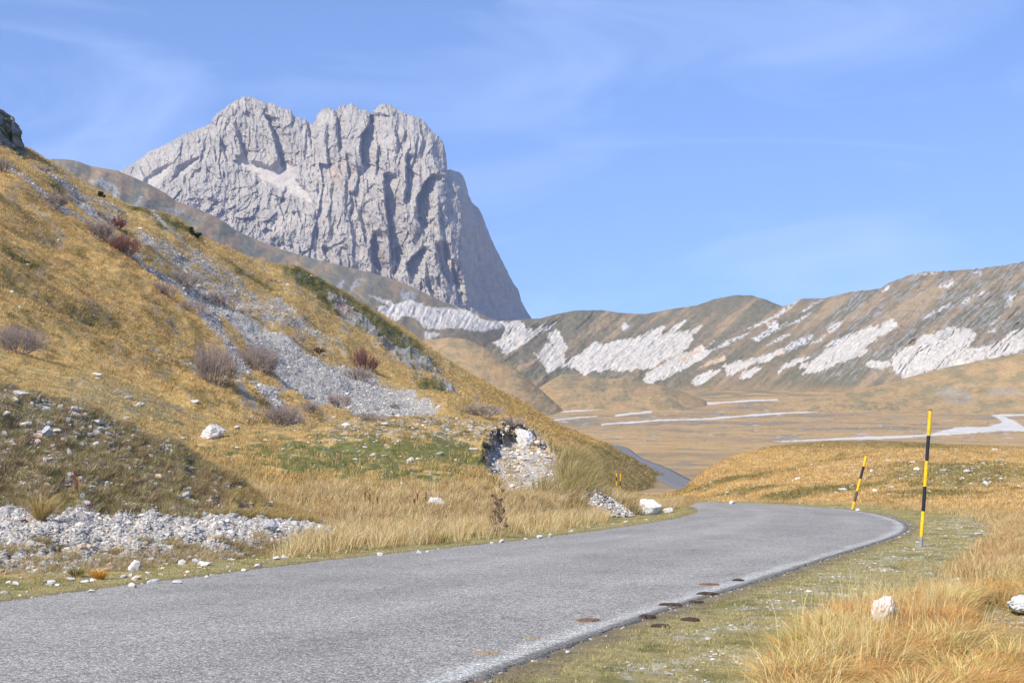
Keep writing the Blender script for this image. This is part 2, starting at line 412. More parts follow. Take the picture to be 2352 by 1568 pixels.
# ------------------------------------------------------------------ meadow behind the bank and the low mound by the bend
rows = [
 [(-900, 1330, 30), (-400, 1280, 33), (400, 1240, 34), (740, 1228, 35), (900, 1226, 35.5), (1100, 1215, 38.6), (1300, 1197, 44.5), (1400, 1188, 49), (1500, 1180, 53.8), (1560, 1170, 60.5), (1600, 1163, 66), (1640, 1160, 70)],
 [(-900, 1100, 42), (-400, 1080, 42), (0, 1060, 42), (400, 1100, 40), (740, 1150, 40), (900, 1140, 41), (1100, 1135, 43), (1300, 1135, 48), (1400, 1152, 51), (1500, 1166, 55.5), (1560, 1160, 64), (1640, 1158, 74)],
 [(-900, 960, 47), (-400, 930, 47), (0, 905, 47), (300, 965, 47), (450, 1040, 46), (600, 1060, 46), (900, 1050, 48), (1100, 1050, 50), (1250, 1070, 52), (1340, 1115, 54), (1420, 1148, 56), (1500, 1160, 59), (1560, 1156, 68), (1640, 1156, 78)],
 [(-900, 870, 52), (-400, 850, 53), (0, 855, 53), (300, 930, 53), (450, 990, 53), (560, 985, 54), (650, 979, 55), (800, 970, 56), (900, 965, 56.5), (1000, 964, 57), (1100, 970, 57), (1200, 984, 58), (1260, 1012, 58), (1340, 1075, 58), (1400, 1125, 60), (1430, 1138, 61), (1480, 1146, 62), (1520, 1150, 66), (1560, 1152, 72), (1640, 1155, 82)],
 [(-900, 780, 60), (-400, 770, 62), (0, 800, 63), (200, 855, 63), (300, 890, 64), (450, 950, 65), (560, 985, 67), (650, 992, 68), (900, 995, 70), (1100, 1010, 72), (1260, 1060, 75), (1420, 1150, 80), (1640, 1175, 90)],
 [(-900, 790, 80), (0, 840, 78), (450, 990, 76), (900, 1040, 85), (1420, 1190, 95), (1640, 1190, 100)]]
SCAR = [(1130, 990), (1160, 985), (1200, 984), (1235, 1002), (1258, 1025), (1290, 1070), (1310, 1110), (1290, 1155), (1230, 1160), (1165, 1150), (1135, 1105), (1108, 1060), (1112, 1030)]
def d_mound(P, sx, sy, v):
    X, Y = P[..., 0], P[..., 1]
    s = sdp(sx, sy, SCAR, 40) + fbm(sx/16, sy/16, 4, 7)*13
    P[..., 2] += fbm(X*.25, Y*.25, 3, 6)*.28*sst(0, .5, v)*sst(1600, 1480, sx) + fbm(X*2.2, Y*2.2, 3, 3)*.07*sst(0, .4, v)
    fade = sst(1330, 1170, sx)
    P[..., 2] -= (.38*fade*sst(-1, 9, s))
    P[..., 1] += .5*fade*sst(0, 6, s)
    P[..., 2] += .12*np.exp(-((s+5)/5)**2)*fade
    d_mound.s = s
    return P
def c_mound(P, sx, sy, v, N):
    X, Y = P[..., 0], P[..., 1]; s = d_mound.s
    n = fbm(X*.35, Y*.35, 4, 4); n2 = fbm(X*1.6, Y*1.6, 4, 8); n3 = fbm(X*5, Y*3, 3, 12)
    C = mixc(np.broadcast_to(OCH*.85, P.shape), OCH2, sst(-.3, .3, n2))
    gm = np.exp(-(((sx-880)/330)**2+((sy-1045)/58)**2)*1.1)
    C = mixc(C, np.array([.24, .20, .085]), sst(-.2, .25, n2+.3*n)*.75)
    C = mixc(C, GREEN*1.1, sst(.30, .62, gm+n*.8+n2*1.0))
    cr = sst(1030, 985, sy)*sst(620, 800, sx)
    C = mixc(C, np.array([.165, .125, .055]), cr*sst(-.4, .3, n2)*.85)
    C = mixc(C, WHITE*.8, sst(.36, .46, n3+.22*cr)*sst(600, 850, sx)*.8)
    # meadow: a stony strip below the hillside
    st = np.exp(-((sy-(905+(sx-200)*.10))/28)**2)*sst(60, 250, sx)*sst(760, 600, sx)
    C = mixc(C, np.array([.22, .19, .10]), st*.6)
    C = mixc(C, SCREE*.95, sst(.22, .34, n3+n2*.3)*st*.9)
    rm = sst(1290, 1360, sx+n*30)
    C = mixc(C, np.array([.20, .155, .055]), rm*.8)
    pit = sst(-1, 4, s)
    C = mixc(C, np.array([.42, .38, .33]), pit*sst(-.35, .1, n3+n2*.4+.1))
    C = mixc(C, np.array([.045, .038, .03]), np.exp(-((s-1)/3.5)**2)*sst(1240, 1180, sx)*.95)  # shade on the scar's left wall, painted in as a dark rim
    return C
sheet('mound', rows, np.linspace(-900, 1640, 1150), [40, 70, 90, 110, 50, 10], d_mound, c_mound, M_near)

# ------------------------------------------------------------------ the mound right of the bend
rows = [
 [(1500, 1158, 86), (1700, 1160, 80), (1800, 1163, 74), (1940, 1172, 68), (2070, 1186, 60), (2200, 1192, 58), (2352, 1196, 57), (3300, 1215, 52)],
 [(1500, 1140, 98), (1600, 1130, 96), (1700, 1115, 92), (1900, 1115, 84), (2100, 1118, 78), (2352, 1130, 74), (3300, 1140, 68)],
 [(1500, 1145, 108), (1570, 1128, 108), (1600, 1102, 108), (1660, 1075, 109), (1700, 1068, 110), (1900, 1060, 105), (2100, 1058, 98), (2352, 1068, 92), (3300, 1090, 85)],
 [(1500, 1145, 112), (1570, 1126, 112), (1600, 1098, 113), (1620, 1083, 114), (1660, 1060, 117), (1700, 1045, 121), (1740, 1034, 124), (1780, 1026, 127), (1850, 1020, 130), (1900, 1016, 131), (2000, 1016, 130), (2100, 1019, 128), (2200, 1024, 125), (2352, 1030, 122), (3300, 1050, 115)],
 [(1500, 1160, 130), (1700, 1060, 150), (1900, 1040, 155), (3300, 1070, 145)],
 [(1500, 1180, 150), (1700, 1120, 180), (1900, 1100, 185), (3300, 1130, 180)]]
def d_rm(P, sx, sy, v):
    X, Y = P[..., 0], P[..., 1]; a = sst(0, .5, v)
    P[..., 2] += a*(fbm(X*.12, Y*.12, 3, 3)*.45*sst(0, 1, 3.2-v+0*sx)+fbm(X*1.2, Y*1.2, 3, 6)*.10)
    return P
def c_rm(P, sx, sy, v, N):
    X, Y = P[..., 0], P[..., 1]
    n = fbm(X*.12, Y*.16, 4, 4); n2 = fbm(X*.8, Y*.8, 4, 8); n3 = fbm(X*2.2, Y*1.6, 3, 12)
    C = mixc(np.broadcast_to(OCH*.98, P.shape), OCH2, sst(-.2, .4, n2+n*.5))
    C = mixc(C, OLIVE*1.05, sst(.05, .35, n+.25*n2+.35*np.exp(-((sy-1125)/20)**2)*sst(2300, 2100, sx)-.1)*.8)
    rocky = np.exp(-(((sx-2200)/230)**2+((sy-1090)/35)**2))
    C = mixc(C, OLIVE*1.1, sst(.3, .8, rocky+n2*.4)*.7)
    C = mixc(C, WHITE*.75, sst(.40, .5, n3+.22*rocky)*.75)
    C = mixc(C, np.array([.17, .15, .06]), sst(1040, 1020, sy+n2*10)*.6)
    return C
sheet('mound', rows, np.linspace(1500, 3300, 900), [60, 80, 80, 20, 10], d_rm, c_rm, M_near, info='right_mound')

# ------------------------------------------------------------------ big left hillside
rows = [
 [(-900, 1000, 58), (-400, 930, 58), (0, 870, 60), (200, 915, 61), (400, 975, 62), (600, 1015, 66), (760, 1015, 70), (1000, 1010, 76), (1200, 1040, 86), (1300, 1080, 100), (1400, 1130, 140), (1500, 1142, 190), (1620, 1150, 215)],
 [(-900, 740, 66), (-400, 745, 68), (0, 775, 68), (200, 830, 70), (400, 905, 72), (600, 950, 76), (760, 965, 82), (1000, 962, 92), (1200, 995, 105), (1300, 1035, 125), (1400, 1095, 170), (1500, 1122, 205), (1620, 1145, 225)],
 [(-900, 380, 90), (-400, 520, 92), (0, 640, 92), (200, 740, 95), (400, 825, 98), (600, 885, 106), (760, 915, 118), (1000, 925, 135), (1200, 968, 155), (1300, 1008, 180), (1400, 1058, 208), (1500, 1100, 228), (1620, 1138, 238)],
 [(-900, 50, 130), (-400, 320, 140), (0, 480, 145), (200, 600, 150), (400, 700, 158), (600, 765, 170), (760, 815, 185), (1000, 880, 205), (1200, 950, 218), (1300, 996, 228), (1400, 1038, 236), (1500, 1085, 245), (1620, 1134, 250)],
 [(-900, -420, 190), (-400, -30, 195), (-150, 180, 200), (0, 318, 205), (65, 345, 208), (120, 378, 212), (180, 420, 217), (235, 447, 222), (290, 475, 228), (350, 486, 235), (400, 500, 240), (430, 520, 243), (460, 545, 245), (540, 578, 255), (620, 608, 265), (680, 614, 272), (710, 630, 276), (760, 658, 280), (850, 713, 285), (930, 760, 285), (980, 798, 280), (1040, 840, 275), (1100, 873, 270), (1200, 928, 262), (1300, 983, 255), (1350, 1003, 252), (1400, 1022, 250), (1480, 1068, 250), (1560, 1112, 252), (1620, 1132, 255)],
 [(-900, -380, 230), (-400, 20, 240), (0, 350, 250), (400, 545, 290), (760, 700, 330), (1100, 905, 310), (1400, 1050, 290), (1620, 1140, 280)],
 [(-900, 100, 300), (0, 600, 330), (760, 900, 420), (1400, 1100, 340), (1620, 1170, 320)]]
GUL = [(-200, 150), (60, 372), (190, 500), (300, 590), (400, 675), (520, 775), (640, 875), (760, 975)]
H1 = mapc([
 [(190,580),(350,690),(440,740),(560,830),(640,900),(700,990),(640,960),(540,890),(500,850),(440,770),(340,700),(200,610)],
 [(60,660),(200,760),(300,860),(400,930),(540,1030),(470,1010),(330,920),(180,800),(40,680)],
 [(700,1090),(760,1120),(900,1230),(1050,1330),(1150,1380),(1300,1440),(1450,1530),(1300,1500),(1150,1440),(1000,1350),(850,1230)]], 0, 172.3, .3418)
H3 = mapc([
 [(1000,-40),(1180,20),(1350,80),(1480,150),(1600,235),(1760,315),(1850,395),(2000,490),(2200,590),(2352,640),(2500,700),(2700,790),(2900,890),(2960,960),(2900,975),(2700,970),(2500,960),(2352,905),(2200,835),(2100,775),(1880,645),(1800,565),(1650,480),(1500,375),(1390,290),(1200,165),(1000,60),(960,0)],
 [(1570,735),(1620,735),(1810,835),(1900,910),(2000,1000),(1900,960),(1700,850)],
 [(1200,260),(1330,330),(1500,450),(1700,610),(1640,600),(1480,490),(1330,380)],
 [(2180,930),(2352,980),(2500,1020),(2400,1030)],
 [(1780,150),(1870,175),(2000,270),(1900,240)]], 0, 631.6, .3418)
HM = mapc([[(880,1060),(1000,1120),(1100,1180),(1250,1235),(1450,1330),(1600,1440),(1800,1540),(1950,1620),(2150,1720),(2320,1830),(2200,1800),(2000,1720),(1800,1640),(1500,1520),(1300,1390),(1150,1280),(1000,1200),(920,1120)],
 [(700,830),(760,870),(850,1000),(820,1060),(720,980),(660,860)],
 [(2250,1920),(2500,2000),(2700,2090),(2650,2110),(2400,2020)]], 0, 172.3, .3418)
HG = mapc([[(330,720),(400,740),(440,790),(500,860),(420,830),(350,760)],
 [(0,1200),(80,1250),(220,1350),(290,1400),(180,1370),(0,1270)],
 [(830,870),(950,890),(1100,950),(1250,1030),(1380,1120),(1300,1110),(1100,1000),(900,930)],
 [(1030,990),(1150,1010),(1290,1100),(1150,1110),(1060,1050)],
 [(1850,1285),(2020,1292),(2150,1370),(2250,1430),(2400,1520),(2600,1660),(2760,1780),(2860,1880),(2960,1970),(2900,2000),(2700,1900),(2560,1800),(2400,1700),(2300,1620),(2180,1540),(2100,1440),(1980,1360)],
 [(2780,2050),(3000,2120),(3080,2190),(2950,2190),(2820,2120)],
 [(1450,1240),(1560,1270),(1700,1350),(1880,1440),(1800,1440),(1600,1350)]], 0, 172.3, .3418)
HR = [[(752,666),(800,692),(850,745),(900,788),(960,818),(1000,848),(1022,878),(985,868),(940,845),(880,800),(830,762),(795,735),(765,703)],
      [(1000,880),(1035,890),(1052,917),(1040,920),(1015,895),(990,888)]]
STRK = [([(185,525),(250,570),(310,610),(345,650)],4),([(410,712),(470,750),(520,800),(560,840)],5),([(345,802),(400,830),(455,860)],3),([(480,885),(560,930),(600,962)],3.5),([(290,600),(340,640),(400,690),(450,740)],6),([(540,860),(600,900),(650,930)],4),([(20,470),(70,500),(120,560),(150,590)],2.5),([(345,480),(380,530),(440,590),(500,620),(560,660)],4),([(700,850),(760,880),(840,905),(930,935)],3)]
def d_hill(P, sx, sy, v):
    X, Y = P[..., 0], P[..., 1]
    a = sst(0, .6, v)*sst(6, 4.2, v)
    gx = [p[0] for p in GUL]; gyv = [p[1] for p in GUL]
    dy = np.interp(sx, gx, gyv)-sy           # + above the gully line
    left = sst(-10, 30, -dy)*sst(1200, 700, sx)
    k = Y/150
    P[..., 2] += a*left*1.1*k
    P[..., 2] += a*(fbm(X*.035, Y*.02, 3, 4)*3.0 + fbm(X*.16, Y*.08, 4, 7)*.7*k)*sst(1640, 1350, sx)*sst(4.05, 3.4, v)
    P[..., 2] += a*fbm(X*.16, Y*.08, 4, 7)*.5*sst(1640, 1350, sx)
    P[..., 2] += a*fbm(X*.7, Y*.35, 3, 2)*.22*k
    rk = polys(sx, sy, HR, 5, 12, 6, 3); sc = polys(sx, sy, H3[:1], 3, 14, 8, 5)
    P[..., 2] += a*rk*(ridged(X*.22, Y*.12, 4, 3)-.4)*2.0
    P[..., 2] -= a*sc*.8
    P[..., 2] += a*sc*fbm(X*1.4, Y*1.2, 3, 6)*.28
    # terracettes on the steep dry slope
    ter = np.abs(fbm(X*.25, (P[..., 2]+X*.05)*1.1, 3, 14))
    P[..., 2] += a*sst(.2, 0, ter)*.07*left
    return P
def c_hill(P, sx, sy, v, N):
    X, Y = P[..., 0], P[..., 1]
    # noises stretched down the fall line, which in the picture runs from upper left to lower right
    a1 = (sx+sy*1.25)/100; a2 = (sx*.75-sy)/100
    n = fbm(a1*.3, a2*1.6, 4, 4); n2 = fbm(a1*.8, a2*5, 4, 8); n3 = fbm(a1*1.6, a2*12, 4, 12); n4 = fbm(sx/9, sy/9, 3, 15)
    C = mixc(np.broadcast_to(OCH*1.10, P.shape), OCH2*1.05, sst(-.2, .5, n+n2*.6))
    C = mixc(C, OLIVE*1.3, sst(.1, .45, n2+n*.4+.08)*.5)
    C = mixc(C, np.array([.25, .17, .10]), sst(.22, .45, fbm(a1*.8+7, a2*3, 4, 33))*.55)
    up = sst(-30, 60, np.interp(sx, [p[0] for p in GUL], [p[1] for p in GUL])-sy)
    C = mixc(C, np.array([.40, .285, .115]), up*.7)
    C = mixc(C, SCREE*.9, sst(.26, .40, n3+.45*n)*(.35+.5*up)*sst(1250, 1000, sx))
    C = mixc(C, SOIL*1.4, sst(.18, .34, fbm(sx/14, sy/9, 4, 41))*np.exp(-((sy-(790+(sx-250)*.36))/42)**2)*sst(700, 520, sx)*.95)
    C = mixc(C, OLIVE*.9, sst(.05, .3, fbm(sx/38, sy/11, 4, 47))*sst(470, 560, sy)*sst(520, 300, sx-(sy-600)*.9)*.32)
    C = mixc(C, OLIVE*.95, np.exp(-((sy-(775+(sx-250)*.36))/40)**2)*sst(600, 420, sx)*sst(-.25, .25, n4)*.6)
    C = mixc(C, DKG*1.35, polys(sx, sy, HG, 9, 22, 7, 9)*(.62+.38*sst(-.3, .2, n4)))
    C = mixc(C, SCREE*.88, polys(sx, sy, HM, 14, 26, 9, 12)*sst(-.22, .1, n3+n4*.6))
    sc = polys(sx, sy, H1+H3, 5, 10, 2.5, 5)
    sc = np.maximum(sc, sst(-2, 3, sdp(sx, sy, H3[0])+6+fbm(sx/9, sy/9, 3, 6)*3))
    C = mixc(C, SCREE*.86*(1+.22*fbm(sx/3.2, sy/2.6, 3, 44)[..., None]), sc)
    for L_, w_ in STRK:
        C = mixc(C, SCREE*.8, sst(w_+2, w_-2, segd(sx, sy, L_)+fbm(sx/8, sy/8, 3, 6)*5)*.9)
    rk = polys(sx, sy, HR, 8, 12, 3, 3)
    C = mixc(C, SCREE*.62, rk*sst(-.3, .0, fbm(sx/6, sy/10, 4, 22)))
    C = mixc(C, np.array([.42, .30, .24]), rk*np.exp(-(((sx-785)/26)**2+((sy-705)/22)**2))*.7)
    rs = sst(1040, 1180, sx)*sst(1030, 985, sy-(sx-1300)*.35)
    C = mixc(C, np.array([.36, .235, .075]), rs*.7)
    lo = sst(1340, 1380, sx+(sy-1040)*.1)*sst(1010, 1040, sy-(sx-1400)*.3)
    C = mixc(C, np.array([.17, .14, .055]), lo*.75)
    C = mixc(C, SCREE, lo*sst(.42, .5, fbm(sx/4, sy/3, 3, 9))*.8)
    return C
sheet('hillside', rows, np.linspace(-900, 1620, 1300), [40, 90, 150, 180, 20, 10], d_hill, c_hill, M_hill)
# crag at the upper left
rows = [
 [(-900, 100, 180), (-200, 330, 182), (0, 352, 184), (40, 378, 186), (68, 392, 190)],
 [(-900, -50, 186), (-200, 200, 188), (0, 296, 190), (40, 340, 192), (69, 388, 195)],
 [(-900, -250, 192), (-200, 90, 193), (-40, 225, 195), (0, 250, 197), (20, 266, 198), (42, 296, 199), (56, 325, 200), (66, 352, 201), (70, 385, 203)],
 [(-900, -100, 230), (-200, 250, 230), (70, 440, 235)]]
def d_crag(P, sx, sy, v):
    X, Y = P[..., 0], P[..., 1]; a = sst(0, .5, v)
    P[..., 1] -= a*(ridged(sx/26, sy/44, 5, 3)-.5)*5
    P[..., 2] += a*fbm(sx/12, sy/16, 3, 5)*.6
    return P
def c_crag(P, sx, sy, v, N):
    n = fbm(sx/14, sy/18, 4, 3); n2 = fbm(sx/4, sy/6, 3, 5)
    C = mixc(np.broadcast_to(SCREE*.62, P.shape), DKG*1.5, sst(-.12, .12, n+n2*.3))
    return mixc(C, np.array([.06, .055, .045]), sst(.1, .3, n2)*.6)
sheet('crag', rows, np.linspace(-900, 70, 500), [60, 80, 10], d_crag, c_crag, M_hill)

# ------------------------------------------------------------------ plain
rows = [[(900, 1170, 100), (3300, 1170, 100)], [(900, 1135, 160), (3300, 1135, 160)], [(900, 1118, 205), (3300, 1118, 205)], [(900, 1075, 320), (3300, 1075, 320)], [(900, 1045, 450), (3300, 1045, 450)],
 [(900, 1012, 680), (3300, 1015, 680)], [(900, 975, 1000), (2000, 980, 1000), (3300, 985, 950)], [(900, 945, 1320), (2000, 950, 1300), (3300, 960, 1150)],
 [(900, 915, 1700), (1600, 920, 1650), (2000, 925, 1500), (3300, 935, 1350)], [(900, 888, 2100), (1600, 895, 1950), (2000, 880, 1750), (3300, 880, 1500)], [(900, 880, 2500), (3300, 850, 2000)]]
c5 = lambda L: mapc(L, 976, 574.2, .3175)
c6 = lambda L: mapc(L, 1605.5, 574.2, .3175)
PLW = c5([[(690,1095),(760,1080),(850,1068),(800,1050),(850,1047),(900,1060),(1100,1062),(1080,1082),(900,1090),(700,1103)]]) + c6([
 [(570,1388),(900,1365),(1200,1345),(1680,1325),(1850,1290),(2100,1270),(2200,1240),(2120,1190),(2200,1178),(2352,1170),(2700,1150),(2700,1175),(2352,1190),(2200,1200),(2300,1240),(2352,1275),(2700,1290),(2700,1330),(2352,1310),(2200,1310),(1700,1335),(1200,1375),(900,1382),(570,1392)]])
PLL = [(c5([[(830,1182),(1000,1168),(1400,1142),(2000,1115),(2352,1095),(2550,1085)]])[0], 1.6), (c5([[(1280,1256),(1700,1230),(2100,1215),(2352,1195),(2700,1180),(3030,1161)]])[0], 1.5),
       (c5([[(1380,1199),(1500,1184),(1640,1173)]])[0], 1.6), (c6([[(1270,1146),(1600,1138),(1900,1128)]])[0], .9), (c5([[(880,1235),(1240,1205)]])[0], .8)]
def d_plain(P, sx, sy, v):
    X, Y = P[..., 0], P[..., 1]
    P[..., 2] += fbm(X*.006, Y*.004, 4, 3)*2.2*sst(1.5, 5, v) + fbm(X*.03, Y*.02, 3, 6)*.3*sst(1, 4, v)
    return P
def c_plain(P, sx, sy, v, N):
    X, Y = P[..., 0], P[..., 1]
    n = fbm(X*.004, Y*.006, 5, 4); n2 = fbm(X*.02, Y*.025, 4, 8); n3 = fbm(sx/26, sy/2.6, 4, 12); n4 = fbm(sx/80, sy/6, 4, 19)
    C = mixc(np.broadcast_to(np.array([.40, .265, .125]), P.shape), np.array([.29, .205, .11]), sst(-.25, .3, n+.4*n2+.3*n4))
    C = mixc(C, np.array([.22, .195, .145]), sst(.12, .42, n4+n*.6+.12*np.exp(-((sy-985)/30)**2))*.75)
    C = mixc(C, WHITE*.8, sst(.34, .5, n3+.5*n4)*sst(1040, 1000, sy)*sst(900, 930, sy)*.6)
    C = mixc(C, OLIVE*.8, sst(.30, .45, fbm(sx/10, sy/2.2, 3, 31))*sst(1060, 1000, sy)*.6)
    C = mixc(C, np.array([.17, .155, .09]), sst(.05, .3, n4+.35*sst(930, 905, sy)-.1)*sst(950, 915, sy)*.6)
    m = polys(sx, sy, PLW, 1.6, 9, .9, 5)
    for L, wd in PLL:
        d = segd(sx, sy, L); m = np.maximum(m, sst(wd+1.0, wd-.3, d+fbm(sx/14, sy/3, 3, 2)*1.6))
    C = mixc(C, np.array([.56, .52, .47]), m)
    halo = polys(sx, sy, [PLW[1]], 8, 30, 12, 15)
    C = mixc(C, WHITE*.85, halo*sst(.0, .25, n3)*.7*(1-m))
    return C
sheet('plain', rows, np.linspace(1150, 3300, 1000), [6, 8, 40, 40, 50, 60, 60, 60, 50, 10], d_plain, c_plain, M_far)
rows = [[(-9000, 1500, 60), (9000, 1500, 60)]]
# deep base so that no gap opens between the hills
Vb = np.array([[-6000, -30, -14], [6000, -30, -14], [6000, 7800, -14], [-6000, 7800, -14]], float)
o = link('ground_base', mesh_from('ground_base', Vb, np.array([0, 1, 2, 3]), 4, np.tile(OCH*.8, (4, 1))), M_far); tag(o, kind='structure')

# far stretch of the road
ctr = [(1760, 1160, 140), (1660, 1135, 170), (1600, 1124, 190), (1560, 1112, 215), (1530, 1096, 255), (1512, 1080, 300), (1495, 1070, 335), (1475, 1060, 372), (1450, 1046, 430), (1430, 1034, 510), (1415, 1026, 560), (1385, 1021, 600), (1340, 1018, 640)]
c = np.array([((a-CX)/F*d, d) for a, _, d in ctr]); c = smooth_poly(c, 300)
tg = np.gradient(c, axis=0); tg /= np.linalg.norm(tg, axis=1, keepdims=True); nr = np.stack([tg[:, 1], -tg[:, 0]], -1)
zc = np.interp(c[:, 1], [p[2] for p in ctr], [-(p[1]-HY)/F*p[2] for p in ctr])
S = SHEETS['plain']
P = np.zeros((300, 7, 3)); tt = np.linspace(-1, 1, 7)
P[..., :2] = c[:, None]+nr[:, None]*tt[None, :, None]*2.5
# lie on the plain: height of the plain under each point, plus a low causeway
pr_v, pr_u = S['P'][:, :, 1], S['P'][:, :, 0]/S['P'][:, :, 1]
ucol = S['P'][0, :, 0]/S['P'][0, :, 1]
for i in range(300):
    j = int(np.argmin(np.abs(ucol-c[i, 0]/c[i, 1])))
    P[i, :, 2] = np.interp(c[i, 1], S['P'][:, j, 1], S['P'][:, j, 2]) + .35
k = np.hanning(21); k /= k.sum(); zz = np.convolve(np.pad(P[:, 3, 2], 10, mode='edge'), k, 'valid'); P[:, :, 2] = zz[:, None]
Pk = np.concatenate([P[:, :1]+np.array([0, 0, -1.2]), P, P[:, -1:]+np.array([0, 0, -1.2])], 1)
o = link('road', grid_mesh('road', Pk+np.array([0, 0, CZ]), np.ones(Pk.shape)*.42), M_road); tag(o, kind='structure')
SHEETS['far_road'] = dict(P=P, N=np.broadcast_to(np.array([0, 0, 1.]), P.shape), sx=CX+P[..., 0]/P[..., 1]*F, sy=HY-P[..., 2]/P[..., 1]*F)

# ------------------------------------------------------------------ hills on the right and the saddle
RH = [(900, 800, 2300), (1000, 770, 2350), (1100, 748, 2410), (1130, 742, 2430), (1150, 737, 2440), (1190, 735, 2470), (1222, 732, 2500), (1240, 731, 2520), (1280, 721, 2570), (1320, 714, 2620), (1380, 714, 2700), (1420, 719, 2700), (1480, 722, 2700), (1540, 712, 2680), (1600, 703, 2650), (1640, 689, 2630), (1690, 679, 2600), (1725, 680, 2560), (1760, 690, 2530), (1797, 706, 2480), (1815, 700, 2400), (1830, 691, 2350), (1845, 686, 2320), (1890, 686, 2300), (1950, 672, 2280), (2020, 664, 2250), (2040, 652, 2230), (2090, 634, 2200), (2120, 629, 2190), (2150, 628, 2180), (2200, 625, 2160), (2250, 620, 2140), (2300, 614, 2120), (2352, 604, 2100), (2500, 570, 2000), (2900, 480, 1900), (3300, 430, 1800)]
rows = [
 [(900, 935, 1850), (1200, 930, 1920), (1300, 915, 2000), (1400, 918, 1950), (1600, 928, 1850), (1800, 935, 1700), (2000, 945, 1550), (2352, 955, 1450), (3300, 970, 1300)],
 [(900, 870, 2000), (1100, 860, 2030), (1200, 840, 2110), (1300, 850, 2120), (1400, 858, 2080), (1600, 862, 2000), (1800, 850, 1850), (2000, 825, 1720), (2352, 800, 1600), (3300, 740, 1450)],
 [(900, 820, 2150), (1100, 790, 2220), (1200, 775, 2320), (1300, 770, 2420), (1400, 775, 2400), (1600, 775, 2320), (1800, 765, 2150), (2000, 735, 1980), (2352, 700, 1850), (3300, 600, 1650)],
 RH,
 [(900, 840, 2700), (1220, 760, 3100), (1480, 750, 3100), (1797, 740, 2800), (2352, 650, 2500), (3300, 500, 2200)],
 [(900, 900, 3000), (3300, 800, 2900)]]
HW = c5([
 [(900,590),(960,580),(990,640),(1025,710),(1010,750),(1015,830),(890,870),(860,820),(780,740),(790,735),(830,780),(840,730),(880,675),(920,690),(890,620)],
 [(1035,830),(1050,780),(1130,760),(1160,720),(1240,670),(1290,700),(1370,660),(1480,650),(1560,630),(1720,555),(1700,590),(1620,630),(1750,600),(1880,520),(1800,610),(2000,550),(1930,620),(1930,650),(1900,700),(1640,850),(1490,860),(1400,880),(1375,860),(1270,880),(1230,860),(1150,900),(1160,920),(1120,870)],
 [(1590,965),(1600,900),(1640,870),(1720,830),(1820,760),(1990,700),(2050,735),(2000,790),(1850,860),(1760,920),(1700,940),(1620,960)],
 [(560,530),(690,515),(720,560),(780,590),(870,550),(945,525),(900,560),(830,590),(760,640),(640,720),(580,745),(540,690),(430,620),(330,590),(250,570),(250,540),(400,490),(490,520),(545,515)],
 [(1930,970),(1960,930),(2040,890),(2160,865),(2100,910),(2000,965)]]) + c6([
 [(180,840),(250,820),(440,770),(540,740),(600,715),(610,745),(500,790),(350,830),(240,900),(200,900)],
 [(300,920),(320,890),(430,840),(440,855),(360,915)],
 [(575,880),(620,830),(700,790),(800,780),(760,800),(660,840)],
 [(750,900),(790,850),(730,860),(740,820),(780,820),(900,760),(910,725),(1050,650),(1150,590),(1230,540),(1290,545),(1290,640),(1200,700),(1200,740),(1000,820),(900,860),(800,890)],
 [(1290,620),(1320,540),(1390,490),(1430,545),(1380,580),(1310,620)],
 [(1200,830),(1250,805),(1400,815),(1500,920),(1440,890),(1390,840),(1280,850),(1240,845)],
 [(1500,920),(1440,890),(1390,840),(1390,790),(1440,720),(1500,690),(1540,700),(1590,640),(1680,610),(1750,570),(1870,560),(1900,580),(1940,550),(1990,600),(1960,700),(1880,780),(2000,720),(2150,680),(2250,600),(2352,570),(2700,480),(2700,700),(2352,720),(2200,760),(1900,830),(1700,860),(1560,905)]])
LW0 = c5([[(-400,330),(-250,370),(-200,420),(0,400),(60,420),(200,420),(300,430),(400,490),(490,520),(545,515),(560,560),(420,590),(330,580),(250,565),(0,570),(-60,500),(-250,410)]])[0]
HS = c6([
 [(610,745),(620,700),(700,650),(830,610),(790,670),(650,730)],
 [(320,580),(420,530),(540,480),(600,430),(700,370),(720,365),(650,430),(560,490),(400,560)],
 [(620,550),(700,510),(800,455),(720,520)], [(740,440),(890,355),(880,370),(760,440)],
 [(1610,500),(1700,440),(1830,380),(1750,430),(1620,500)], [(1900,385),(1980,320),(2080,290),(2000,340),(1920,390)],
 [(1720,270),(1760,240),(1830,210),(1840,260),(1780,280)], [(490,690),(560,640),(660,600),(600,650)],
 [(490,530),(560,510),(580,560),(640,520),(560,590),(420,660),(380,640),(500,570)],
 [(2200,420),(2240,330),(2300,320),(2260,400)], [(2080,580),(2150,560),(2140,590),(2090,600)], [(2100,540),(2180,480),(2130,540)],
 [(900,700),(960,660),(1060,620),(1000,680)], [(800,680),(900,620),(930,600),(880,660)], [(1320,300),(1350,260),(1380,250),(1370,290)],
 [(1550,180),(1600,175),(1720,165),(1700,180)], [(1970,170),(2030,155),(2040,175)], [(0,720),(60,680),(110,660),(40,710)], [(0,780),(70,740),(20,800)],
 [(920,560),(1000,520),(1050,500),(1000,570),(950,600)]]) + c5([[(1420,540),(1450,520),(1480,550),(1440,580)], [(1650,600),(1720,560),(1690,590)], [(2000,760),(2180,660),(2352,600),(2200,680)], [(350,620),(390,600),(430,680),(390,690)]])
HO = c6([[(0,850),(60,810),(180,765),(200,790),(100,830)], [(560,745),(600,715),(610,745),(570,765)]])+c5([[(1820,790),(1990,700),(2010,730),(1850,810)]])
